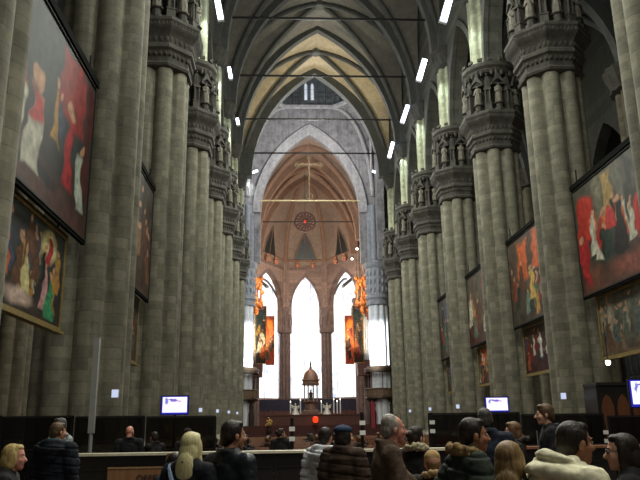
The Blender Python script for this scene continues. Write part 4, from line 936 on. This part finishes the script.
HAIRS = dict(blonde=hairmat('blonde hair', (150, 124, 70), (206, 182, 120)), white=hairmat('pale blonde hair', (186, 174, 118), (226, 218, 170)), dark=hairmat('dark hair', (22, 17, 14), (46, 36, 30)), grey=hairmat('grey hair', (120, 114, 106), (176, 170, 162)), brown=hairmat('brown hair', (74, 52, 34), (126, 94, 62)), lbrown=hairmat('light brown hair', (92, 72, 44), (150, 122, 80)), sand=hairmat('brown short hair', (62, 46, 32), (104, 80, 54)), slate=hairmat('greying dark hair', (44, 42, 40), (84, 80, 74)))
def rot(yaw=0, pitch=0, roll=0): return Matrix.Rotation(yaw, 3, 'Z') @ Matrix.Rotation(pitch, 3, 'X') @ Matrix.Rotation(roll, 3, 'Y')
def add_head(mb, T):
    "head in local metres, face towards +Y, centre of the skull at the origin; T maps to body space"
    e = lambda c, r: mb.ell(T(c), r, 16, 12, T.R)
    c_ = lambda p, q, a, b: mb.cap(T(p), T(q), a, b, 10)
    e((0, -.012, .028), (.074, .093, .086)); e((0, .03, -.03), (.06, .062, .08)); e((0, .045, -.088), (.04, .042, .03)); e((0, .062, -.104), (.022, .024, .018))
    e((0, .08, .022), (.046, .014, .011)); c_((0, .093, .002), (0, .112, -.034), .008, .0135); e((0, .098, -.038), (.019, .013, .009))
    e((0, .083, -.07), (.024, .012, .011)); e((.034, .062, -.03), (.026, .026, .026)); e((-.034, .062, -.03), (.026, .026, .026))
    for s in (-1, 1): e((s*.078, -.008, -.012), (.012, .021, .033))
    c_((0, -.022, -.06), (0, -.038, -.18), .054, .06)
class TF:
    def __init__(s, o, R): s.o = Vector(o); s.R = R
    def __call__(s, p): return s.o + s.R @ Vector(p)
def ik(a, b, l1, l2, pole):
    a, b, pole = Vector(a), Vector(b), Vector(pole); d = b-a; L = min(d.length, (l1+l2)*.985); d.normalize(); b = a+d*L
    x = (l1*l1-l2*l2+L*L)/(2*L); h = math.sqrt(max(0, l1*l1-x*x)); p = (pole-d*pole.dot(d)).normalized(); return a+d*x+p*h, b
def hand_mesh():
    "right hand hanging down (-Z), palm facing -X, thumb forward (+Y), relaxed curl"
    mb = MB(); mb.ell((0, 0, -.045), (.017, .04, .052), 12, 9); mb.cap((0, 0, .01), (0, 0, -.03), .024, .024, 10)
    for y, L, r in ((.03, .068, .0085), (.0105, .076, .009), (-.0095, .07, .0085), (-.028, .056, .0075)):
        p = Vector((0, y, -.085)); a = .25
        for k, f in enumerate((.42, .33, .25)):
            q = p+Vector((-math.sin(a)*L*f, y*.1, -math.cos(a)*L*f)); mb.cap(p, q, r*(1-.08*k), r*(.92-.08*k), 8); p = q; a += .38
    mb.cap((0, .03, -.03), (-.012, .052, -.062), .013, .0105, 8); mb.cap((-.012, .052, -.062), (-.024, .056, -.092), .0105, .0085, 8)
    return remesh(mb, .0045, 2, .5)
HAND = hand_mesh(); HV = [v.co.copy() for v in HAND.vertices]; HF = [tuple(p.vertices) for p in HAND.polygons]
def join(name, mats, parts):
    "parts: (verts, faces, material index) -> one mesh"
    V, Fc, MI = [], [], []
    for vs, fs, mi in parts: o = len(V); V += [tuple(v) for v in vs]; Fc += [[i+o for i in f] for f in fs]; MI += [mi]*len(fs)
    me = bpy.data.meshes.new(name); me.from_pydata(V, [], Fc)
    for m in mats: me.materials.append(m)
    me.polygons.foreach_set('material_index', MI); me.polygons.foreach_set('use_smooth', [True]*len(Fc)); me.update(); return me
CLOTH = {}
def cl(c, kind='cloth'):
    if (c, kind) not in CLOTH:
        CLOTH[(c, kind)] = cloth('%s %d %d %d' % ((kind,)+c), c, rough=.38 if kind == 'leather' else .85, scale=9 if kind == 'puffer' else 14, folds=.6)
    return CLOTH[(c, kind)]
def person(x, Y, top, face, label, coat=(30, 32, 36), skin='fair', hair='dark', style='short', kind='cloth', hands=None, headturn=0, tilt=0, lean=0, hood=None, fur=None, collar=None, hat=None, strap=None, sit=False, bag=None, scarf=None, wide=1.0, glasses=False, group=None, hem=.84, vox=.0105, at3=None, tr=(34, 34, 40), half=None):
    """x: photo column of the head, Y: distance, top: height of the head top; face: direction the body faces (0 = away from the lens, 90 = left, -90 = right)"""
    base = at3 or Vector((atY(x, 430, Y).x, Y, 0)); k = (top if not sit else top+.42)/1.75
    r = thing('person', label, 'person', (base.x, base.y, base.z), math.radians(face), group)
    Lz = lambda z: z*k - (.42 if sit else 0)
    LN = math.radians(lean)
    def sp(v): # upper body leans forward about the hips
        v = Vector(v); p = Vector((0, 0, Lz(.95))); return p + Matrix.Rotation(-LN, 3, 'X') @ (v-p) if LN and v.z > p.z else v
    V = lambda a, b, c: sp((a*k, b*k, Lz(c)))
    HR = rot(math.radians(headturn), math.radians(tilt)); hc = V(0, .035, 1.635)
    T = TF(hc, HR @ Matrix.Scale(k*1.02, 3)); T2 = TF(hc, HR)
    class TH(TF):
        def __call__(s, p): return s.o + s.R @ (Vector(p)*k*1.03)
    T = TH(hc, HR)
    # joints
    arms = []
    hands = hands or {}
    for s in (-1, 1):
        sh = V(s*.185*wide, -.01, 1.42); tgt = hands.get(s, (s*.26, .06, .82)); tg = V(*tgt)
        el, wr = ik(sh, tg, .285*k, .255*k, (s*.6, -1, -.3)); arms.append((s, sh, el, wr))
    if sit: legs = [(s, V(s*.095, 0, .93), V(s*.11, .44, .9), V(s*.11, .42, .5)) for s in (-1, 1)]
    else: legs = [(s, V(s*.09, 0, .93), V(s*.1, .02+.04*s, .5), V(s*.105, -.02-.06*s, .085)) for s in (-1, 1)]
    # body: one continuous surface
    b = MB()
    b.ell(V(0, .0, 1.27), (.155*k*wide, .1*k, .2*k), 18, 12); b.ell(V(0, .015, 1.08), (.14*k*wide, .1*k, .18*k), 18, 12); b.ell(V(0, -.01, .95), (.16*k*wide, .11*k, .12*k), 18, 12)
    b.cap(V(-.16*wide, -.01, 1.42), V(.16*wide, -.01, 1.42), .05*k, .05*k, 12); b.cap(V(-.06, -.02, 1.46), V(.06, -.02, 1.46), .06*k, .06*k, 12)
    for s, sh, el, wr in arms: b.cap(sh, el, .047*k, .037*k, 12); b.cap(el, wr, .037*k, .026*k, 12)
    for s, h, kn, an in legs:
        b.cap(h, kn, .082*k, .055*k, 14); b.cap(kn, an, .052*k, .036*k, 12); b.ell(Vector(an)+Vector((0, .06*k, -.045*k)), (.042*k, .125*k, .04*k), 12, 8)
    hb = MB(); add_head(hb, T)
    # scale head ellipsoids with the body
    o0 = len(b.v); b.v += hb.v; b.f += [[i+o0 for i in f] for f in hb.f]; b.mi += hb.mi
    me = remesh(b, vox*k, 2, .5)
    parts = []; vs = [v.co for v in me.vertices]; fs = [tuple(p.vertices) for p in me.polygons]
    lips, rest = [], []
    Ri = HR.transposed()
    for f in fs:
        c = sum((vs[i] for i in f), Vector())/len(f); q = (Ri @ (c-hc))/k/1.03
        (lips if abs(q.x) < .024 and q.y > .082 and -.082 < q.z < -.06 else rest).append(f)
    parts += [(vs, rest, 0), (vs, lips, 1)] if False else []
    allf = rest+lips; nl = len(rest)
    parts.append((vs, allf, 0))
    eyes = []
    for s in (-1, 1):
        ew = MB(); ew.ell(T((s*.03, .0835, .004)), (.0135*k, .0085*k, .0085*k), 10, 8, HR); parts.append((ew.v, ew.f, 2))
        ei = MB(); ei.ell(T((s*.03, .0905, .004)), (.0062*k, .004*k, .0062*k), 8, 6, HR); parts.append((ei.v, ei.f, 3))
        eb = MB(); eb.cap(T((s*.015, .094, .026)), T((s*.046, .084, .027)), .0045*k, .0035*k, 6); parts.append((eb.v, eb.f, 4))
    for s, sh, el, wr in arms:
        d = (wr-el).normalized(); z = -d; y0 = Vector((0, 1, 0)); y = (y0-z*y0.dot(z)).normalized(); xx = y.cross(z); HM = Matrix((xx, y, z)).transposed()
        parts.append(([wr + HM @ Vector((h.x*s, h.y, h.z))*k for h in HV], HF if s > 0 else [f[::-1] for f in HF], 0))
    bm = join('body', [SK[skin], LIP, EYEW, EYED, BROW], parts)
    for i in range(nl, nl+len(lips)): bm.polygons[i].material_index = 1
    link('body', bm, r)
    # coat
    pf = kind in ('puffer',); g = .03 if not pf else .05
    if kind == 'coat': g = .035
    c = MB(); jw = 1.06
    c.ell(V(0, 0, 1.27), ((.155*wide+g)*k, (.1+g)*k, (.215+g*.4)*k), 18, 12); c.ell(V(0, .015, 1.08), ((.15*wide+g)*k, (.1+g)*k, .2*k), 18, 12); c.ell(V(0, -.01, .96), ((.165*wide+g)*k, (.115+g)*k, .15*k), 18, 12)
    c.cap(V(-.155*wide, -.01, 1.42), V(.155*wide, -.01, 1.42), (.052+g)*k, (.052+g)*k, 12); c.cap(V(-.06, -.02, 1.46), V(.06, -.02, 1.46), (.062+g*.7)*k, (.062+g*.7)*k, 12)
    if hem < .84 and not sit:
        for z in (.86, .78, hem): c.ell(V(0, -.005, z), ((.175*wide+g)*k, (.125+g)*k, .12*k), 18, 10)
    for s, sh, el, wr in arms:
        e2 = el+(wr-el)*.93; c.cap(sh, el, (.05+g)*k, (.043+g*.9)*k, 12); c.cap(el, e2, (.043+g*.9)*k, (.036+g*.5)*k, 12)
        if pf:
            for i in range(1, 5): c.ell(sh.lerp(el, i/5), ((.056+g)*k,)*3, 12, 8); c.ell(el.lerp(e2, i/5), ((.047+g*.8)*k,)*3, 12, 8)
    if pf:
        for z in (1.38, 1.26, 1.14, 1.02, .92): c.ell(V(0, .005, z), ((.168*wide+g)*k, (.112+g)*k, .055*k), 18, 8)
    # collar
    c.tube([V(.078*math.cos(i*PI/8), -.028+.078*math.sin(i*PI/8), 1.5+.012*math.sin(i*PI/8)*-1) for i in range(17)], .027*k, 8)
    if hood == 'down':
        c.tube([V(.13*math.cos(a), -.03+.135*math.sin(a), 1.475+.035*max(0, -math.sin(a))) for a in [PI*.82+PI*1.36*j/16 for j in range(17)]], [.03*k+.022*k*math.sin(PI*j/16) for j in range(17)], 10)
        c.tube([V(.165*math.cos(a), -.04+.165*math.sin(a), 1.43) for a in [PI*.95+PI*1.1*j/16 for j in range(17)]], [.025*k+.03*k*math.sin(PI*j/16) for j in range(17)], 10)
        c.ell(V(0, -.165, 1.38), (.13*k, .06*k, .12*k), 14, 9)
    jm = remesh(c, .013*k, 3, .6)
    NR = [v.normal.copy() for v in jm.vertices]
    for v, n in zip(jm.vertices, NR):
        wv = noise.noise(v.co*9+Vector((x, 0, 0)))*.011+noise.noise(v.co*Vector((22, 22, 14)) if False else v.co*21)*.005
        if pf: wv += -.02*max(0, 1-abs(math.sin(PI*(v.co.z+v.co.x*.12)/.105))*2.2)
        v.co += n*wv*k
    jm.materials.clear(); jm.materials.append(cl(coat, kind)); jm.polygons.foreach_set('use_smooth', [True]*len(jm.polygons))
    jk = link('coat' if hem < .8 else 'jacket', jm, r)
    d = MB(); zf = [V(0, .1+g+.012, z) for z in (1.45, 1.3, 1.15, 1.0, .9)]; d.tube(zf, .006*k, 6); d.obj('zip', GREYM if kind != 'coat' else BLACKM, jk)
    # trousers and shoes
    q = MB(); q.ell(V(0, -.01, .93), (.17*k*wide, .12*k, .12*k), 16, 10)
    for s, h, kn, an in legs: q.cap(h, kn, .095*k, .07*k, 12); q.cap(kn, Vector(an)+Vector((0, 0, .03)), .068*k, .055*k, 12)
    qm = remesh(q, .018*k, 2); qm.materials.clear(); qm.materials.append(cl(tr)); link('trousers', qm, r)
    for s, h, kn, an in legs:
        f = MB(); A = Vector(an); f.ell(A+Vector((0, .065*k, -.04*k)), (.052*k, .145*k, .045*k), 14, 8); f.cap(A, A+Vector((0, 0, .03)), .05*k, .05*k, 10); f.box(A+Vector((0, .065*k, -.078*k)), (.09*k, .27*k, .014)); f.obj('shoe', BLACKM, r)
    # hair
    if style != 'bald':
        h = MB(); E = lambda c, rr: h.ell(T(c), tuple(v*k*1.03 for v in rr), 16, 11, HR)
        if style in ('short', 'crop', 'fringe'):
            if style != 'fringe': E((0, -.022, .04), (.081, .094, .087)); E((0, .03, .088), (.058, .05, .03))
            E((0, -.055, -.005), (.078, .062, .075)); E((0, -.07, -.04), (.06, .04, .05))
            for s in (-1, 1): E((s*.068, -.02, .03), (.016, .05, .05)); E((s*.073, .018, .0), (.007, .012, .03))
            if style == 'fringe': E((0, -.04, .05), (.083, .075, .08))
        elif style == 'bob':
            E((0, -.022, .04), (.088, .1, .09)); E((0, .028, .088), (.064, .055, .034)); E((0, -.06, -.03), (.085, .065, .1))
            for s in (-1, 1): E((s*.075, -.005, -.02), (.024, .05, .085)); E((s*.07, -.02, -.07), (.03, .05, .05))
        elif style == 'long':
            E((0, -.022, .04), (.086, .1, .09)); E((0, .028, .088), (.062, .053, .034)); E((0, -.07, -.06), (.085, .055, .13)); E((0, -.115, -.17), (.088, .05, .13))
            for s in (-1, 1): E((s*.074, -.005, -.03), (.022, .045, .1)); E((s*.075, .0, -.15), (.026, .04, .12))
        elif style == 'bun':
            E((0, -.022, .04), (.083, .097, .088)); E((0, .028, .088), (.06, .053, .032)); E((0, -.06, -.01), (.08, .06, .08)); E((0, -.12, .03), (.045, .04, .045))
            for s in (-1, 1): E((s*.07, -.01, .01), (.016, .05, .06))
        hm = remesh(h, .009*k, 2, .5); hm.materials.clear(); hm.materials.append(HAIRS[hair]); link('hair', hm, r)
    if hat:
        m = MB(); E = lambda c, rr: m.ell(T(c), tuple(v*k*1.03 for v in rr), 16, 11, HR)
        if hat[0] == 'beret': E((0, -.02, .075), (.1, .115, .055)); E((0, -.01, .055), (.088, .1, .03)); E((0, -.02, .13), (.01, .01, .02))
        else: E((0, -.014, .055), (.088, .105, .085)); E((0, -.01, .02), (.09, .105, .028))
        hm = remesh(m, .012*k, 2, .5); hm.materials.clear(); hm.materials.append(cl(hat[1])); link('hat', hm, r)
    if fur:
        m = MB(); rr = random.Random(int(x))
        for i in range(130):
            a = 2*PI*rr.random(); m.ell(V((.1+.03*rr.random())*math.cos(a), -.035+(.1+.035*rr.random())*math.sin(a), 1.475-.03*math.sin(a)+rr.random()*.05), tuple((.016+.022*rr.random())*k for _ in range(3)), 7, 5)
        fm = remesh(m, .009*k, 0); fm.materials.clear(); fm.materials.append(hairmat('fur %d %d %d' % fur, tuple(int(v*.7) for v in fur), fur, .8)); link('fur_collar', fm, r)
    if collar or scarf:
        m = MB(); cc = collar or scarf
        for z, R in ((1.485, .105), (1.515, .095)): m.tube([V(R*math.cos(i*PI/12), -.025+R*1.02*math.sin(i*PI/12), z-.02*math.sin(i*PI/12)) for i in range(25)], .03*k, 8)
        if scarf: m.cap(V(.05, .13, 1.46), V(.06, .15, 1.18), .04*k, .045*k, 10)
        sm = remesh(m, .012*k, 2); sm.materials.clear(); sm.materials.append(cl(cc)); link('scarf' if scarf else 'collar', sm, r)
    if strap:
        m = MB(); n = 22; pts = [V(.16*math.cos(2*PI*i/n)*wide*1.0-.01, (.1+g+.02)*math.sin(2*PI*i/n), 1.22+.27*math.cos(2*PI*i/n)*-1) for i in range(n+1)]
        m.tube(pts, .02*k, 6, cap=False); m.obj('strap', cl(strap), r)
    if bag:
        m = MB(); m.ell(V(0, -.26, 1.2), (.16*k, .09*k, .22*k), 14, 10); m.ell(V(0, -.33, 1.12), (.12*k, .05*k, .12*k), 12, 8); bmh = remesh(m, .018*k, 2); bmh.materials.clear(); bmh.materials.append(cl(bag)); ba = link('backpack', bmh, r)
        for s in (-1, 1): MB().tube([V(s*.11, -.2, 1.36), V(s*.12, -.05, 1.5), V(s*.12, .1, 1.45), V(s*.12, .15, 1.25), V(s*.15, .0, 1.06), V(s*.1, -.18, 1.05)], .018*k, 6).obj('strap', cl(bag), ba)
    if glasses:
        m = MB()
        for s in (-1, 1): m.tube([T((s*.031+.02*math.cos(a*PI/8), .098, .002+.016*math.sin(a*PI/8))) for a in range(17)], .0022, 5, cap=False); m.cyl(T((s*.05, .097, .006)), T((s*.078, .0, .006)), .0022, n=5)
        m.cyl(T((-.011, .1, .004)), T((.011, .1, .004)), .002, n=5); m.obj('glasses', BLACKM, r)
    return r
BLK = (26, 27, 30)
person(13, 6.5, 1.54, -80, 'blonde woman in a dark coat walking right at the lower left edge', coat=(40, 38, 38), hair='blonde', style='bob', skin='pink', kind='coat', hem=.6)
person(57, 9.6, 1.76, -12, 'man in a dark blue black hooded jacket with teal collar, seen from behind', coat=(27, 31, 40), hair='sand', style='short', skin='tan', kind='puffer', hood='down', collar=(44, 74, 76), headturn=-30, wide=1.12)
person(60.5, 12.2, 1.86, 70, 'taller person with pink face and pale sleeve behind the hooded man', coat=(150, 158, 160), hair='slate', style='short', skin='pink', headturn=60, hands={1: (.1, .3, 1.25)})
person(130, 15.2, 1.74, 10, 'bald man in black behind the barrier', coat=BLK, style='bald', skin='pink', headturn=-25, wide=1.15)
person(157, 15.6, 1.62, 40, 'person with dark hair and raised forearm behind the barrier', coat=(32, 29, 30), hair='dark', style='short', skin='tan', hands={-1: (.0, .34, 1.4), 1: (.12, .3, 1.3)}, lean=8)
person(187, 15.0, 1.66, 0, 'person in dark cap behind the barrier, above the pale blonde woman', coat=(30, 28, 28), hair='dark', style='short', hat=('cap', (38, 33, 32)), skin='tan', headturn=40)
person(190.5, 6.0, 1.62, -20, 'pale blonde woman in a black coat with a light strap, seen from behind', coat=(30, 32, 38), hair='white', style='long', strap=(150, 166, 196), kind='coat', hem=.6)
person(175, 7.4, 1.42, 30, 'shorter person in dark clothes left of the pale blonde woman', coat=(30, 34, 42), hair='dark', style='bob', skin='olive', headturn=20)
person(231, 6.0, 1.71, -40, 'dark haired man in a black leather jacket, head turned right', coat=(34, 38, 44), hair='dark', style='short', kind='leather', skin='tan', headturn=-20, wide=1.1)
person(281, 17.2, 1.64, 0, 'dark figure with headscarf kneeling upright beyond the barrier', coat=(30, 27, 27), hair='dark', style='bun', skin='tan', headturn=-60, kind='coat', hem=.6)
person(324.5, 8.8, 1.645, -25, 'dark haired person in a white jacket with black backpack strap', coat=(206, 210, 212), hair='dark', style='short', skin='tan', kind='puffer', strap=BLK, hood='down', wide=1.02)
person(343, 8.2, 1.66, -30, 'person with blue beret and brown padded jacket, seen from behind', coat=(66, 52, 42), hair='dark', style='bob', kind='puffer', hat=('beret', (40, 56, 80)), headturn=-35, wide=1.05)
person(381, 6.4, 1.755, -85, 'grey haired man in a brown coat striding right', coat=(84, 68, 56), hair='grey', style='fringe', skin='pink', kind='coat', hem=.6, hands={-1: (-.1, .42, 1.12), 1: (.22, .3, 1.05)}, lean=7, wide=1.1)
person(416, 8.0, 1.64, -15, 'dark haired woman with a pale fur collar, seen from behind', coat=(32, 30, 30), hair='dark', style='bun', fur=(206, 196, 160), kind='coat', hem=.6, headturn=-40)
person(431, 6.6, 1.42, 0, 'short person in black with a tan hood, in front of the dark green jacket', coat=(40, 36, 34), hair='lbrown', style='short', fur=(196, 166, 118), hat=('cap', (176, 146, 100)), kind='puffer')
person(462, 5.2, 1.70, -80, 'dark haired man in a dark green jacket with tan collar, facing right', coat=(44, 52, 44), hair='dark', style='short', skin='olive', kind='puffer', fur=(156, 128, 84), headturn=-10, lean=5, hands={1: (.3, .2, 1.0), -1: (-.28, .1, 1.0)})
person(486, 8.6, 1.84, -10, 'tall man in a dark blue jacket, seen from behind, below the right television', coat=(36, 44, 56), hair='slate', style='short', skin='tan', wide=1.25)
person(515, 9.4, 1.68, 75, 'young woman with brown hair and pale face looking left', coat=(38, 36, 36), hair='brown', style='long', skin='fair', kind='coat', hem=.6, fur=(60, 54, 48))
person(508, 4.1, 1.55, -10, 'woman with long light brown hair seen from behind, left of the cream jacket', coat=(58, 50, 40), hair='lbrown', style='long', headturn=-20)
person(549, 9.2, 1.90, 80, 'young man with brown hair in profile looking left, behind the cream jacket', coat=(34, 34, 38), hair='sand', style='short', skin='fair')
person(548, 4.0, 1.68, -72, 'dark haired man in a cream padded hooded jacket, facing right', coat=(226, 222, 190), hair='dark', style='short', skin='olive', kind='puffer', hood='down', headturn=-6, wide=1.15, vox=.0085, lean=13)
person(624, 4.6, 1.575, 62, 'woman with black hair and glasses at the right edge, facing left', coat=(24, 24, 26), hair='dark', style='long', skin='fair', kind='coat', hem=.6, glasses=True, headturn=12, vox=.0085)
# worshippers in the pews: a few seated figures, copied
rr = random.Random(12); protos = []
SEATLBL = 'dark clothed person seated in the pews beyond the barrier'
for i, cc in enumerate([(34, 32, 34), (52, 42, 38), (40, 44, 52), (66, 50, 40)]):
    y = PEWY[2+i]; p = person(0, 0, 1.38, 0, SEATLBL, coat=cc, hair=['dark', 'slate', 'sand', 'brown'][i], style=['short', 'bob', 'short', 'bun'][i], sit=True, vox=.016, at3=Vector((-2+i*1.3, y-.12, 0)), group='worshippers seated in the pews', hands={-1: (-.1, .3, 1.0), 1: (.1, .3, 1.0)}); protos.append(p)
used = set()
for n in range(44):
    i = rr.randrange(0, 15); s = rr.choice((-1, 1)); x = s*3.6+rr.choice((-2.4, -1.8, -1.2, -.6, 0, .6, 1.2, 1.8, 2.4))
    if (i, round(x, 1)) in used or any(abs(pp.location.x-x) < .5 and abs(pp.location.y-PEWY[i]) < .5 for pp in protos): continue
    used.add((i, round(x, 1))); dup(rr.choice(protos), (x, PEWY[i]-.12, 0), rr.uniform(-.3, .3))
# ---------------------------------------------------------------- light
w = bpy.data.worlds.new('world'); scene.world = w; w.use_nodes = True
bg = w.node_tree.nodes['Background']; bg.inputs[0].default_value = (.55, .6, .55, 1); bg.inputs[1].default_value = .15
def area(loc, size, power, color, rot=(0, 0, 0), sy=None, spread=PI):
    l = bpy.data.lights.new('area_lamp', 'AREA'); l.energy = power; l.color = color; l.size = size; l.spread = spread
    if sy: l.shape = 'RECTANGLE'; l.size_y = sy
    o = bpy.data.objects.new('area_lamp', l); COL.objects.link(o); o.location = loc; o.rotation_euler = rot; return o
def point(loc, power, color, r=.3):
    l = bpy.data.lights.new('point_lamp', 'POINT'); l.energy = power; l.color = color; l.shadow_soft_size = r
    o = bpy.data.objects.new('point_lamp', l); COL.objects.link(o); o.location = loc; return o
def spot(loc, target, power, color, angle=60, blend=.6, r=.3):
    l = bpy.data.lights.new('spot_lamp', 'SPOT'); l.energy = power; l.color = color; l.spot_size = math.radians(angle); l.spot_blend = blend; l.shadow_soft_size = r
    o = bpy.data.objects.new('spot_lamp', l); COL.objects.link(o); o.location = loc
    o.rotation_euler = (Vector(target)-Vector(loc)).to_track_quat('-Z', 'Y').to_euler(); return o

NEUT = (1, 1, .9); COOL = (.86, .95, 1); WARM = (1, .78, .52)
for k in range(-2, 5):
    point((0, YK(k)+4.8, 24), 1150, NEUT, 1.2); area((0, YK(k)+4.8, 29), 4, 1300, NEUT, (0, 0, 0), 5)  # unseen fill lights added along the nave axis
point((0, YK(-3)+4.8, 14), 1200, NEUT, 1.5)  # fill light added behind the camera for the pier fronts
point((0, YC, 38), 5600, (.94, .97, 1), 2); point((0, YC+1, 53), 700, COOL, 1.5)  # unseen lights added to brighten the crossing and the drum
point((0, 91, 20), 2000, COOL, 1.5)
point((0, 106, 27), 3300, (1, .88, .76), 1.5); point((0, 117, 25), 3000, (1, .9, .8), 1.5); point((0, 113, 12), 1300, (1, .88, .76), 1)  # added lights without fixtures, brightening choir and apse
point((0, 131, 20), 4500, (1, .97, .92), 1.5)  # unseen light added behind the apse columns to support the window daylight
for s in (-1, 1):
    spot((s*3.5, 88, 9), (s*9.4, 98.0, 12.5), 60000, (.93, .97, 1), 34, .5, .5)  # unseen narrow spots added to whiten the far crossing piers
    spot((s*5.5, 99.5, 14), (s*8.2, 105.6, 15.5), 4500, (1, .78, .5), 60, .6, .3)
    point((s*6.8, 103, 22), 700, WARM, .4)
    for k in range(-2, 5): point((s*14.5, YK(k)+4.8, 7), 90, (1, .92, .76), 1)  # weak unseen lights added so the aisle piers show
for side, p in LAMPS: spot(p+Vector((side*.0, -.25, -.3)), p+Vector((side*1.2, 0.4, -3.2)), 800, (.84, .96, .95), 80, .7, .2)
spot((0, 74, 12), (0, 74, 45), 22000, (1, .92, .76), 48, .6, 1)  # unseen upward spot added to brighten the last nave vault bay
for y in (28, 40, 52): spot((0, y-6, 20), (0, y, 0), 1500, (1, .84, .62), 60, .8, 1)  # unseen warm spots added to brighten the pews
area((0, 3, 9), 5, 300, (1, .96, .84), (0, 0, 0), 3); area((-1, 10.5, 9), 6, 330, (1, .94, .8), (0, 0, 0), 3)  # unseen area lights added above the crowd
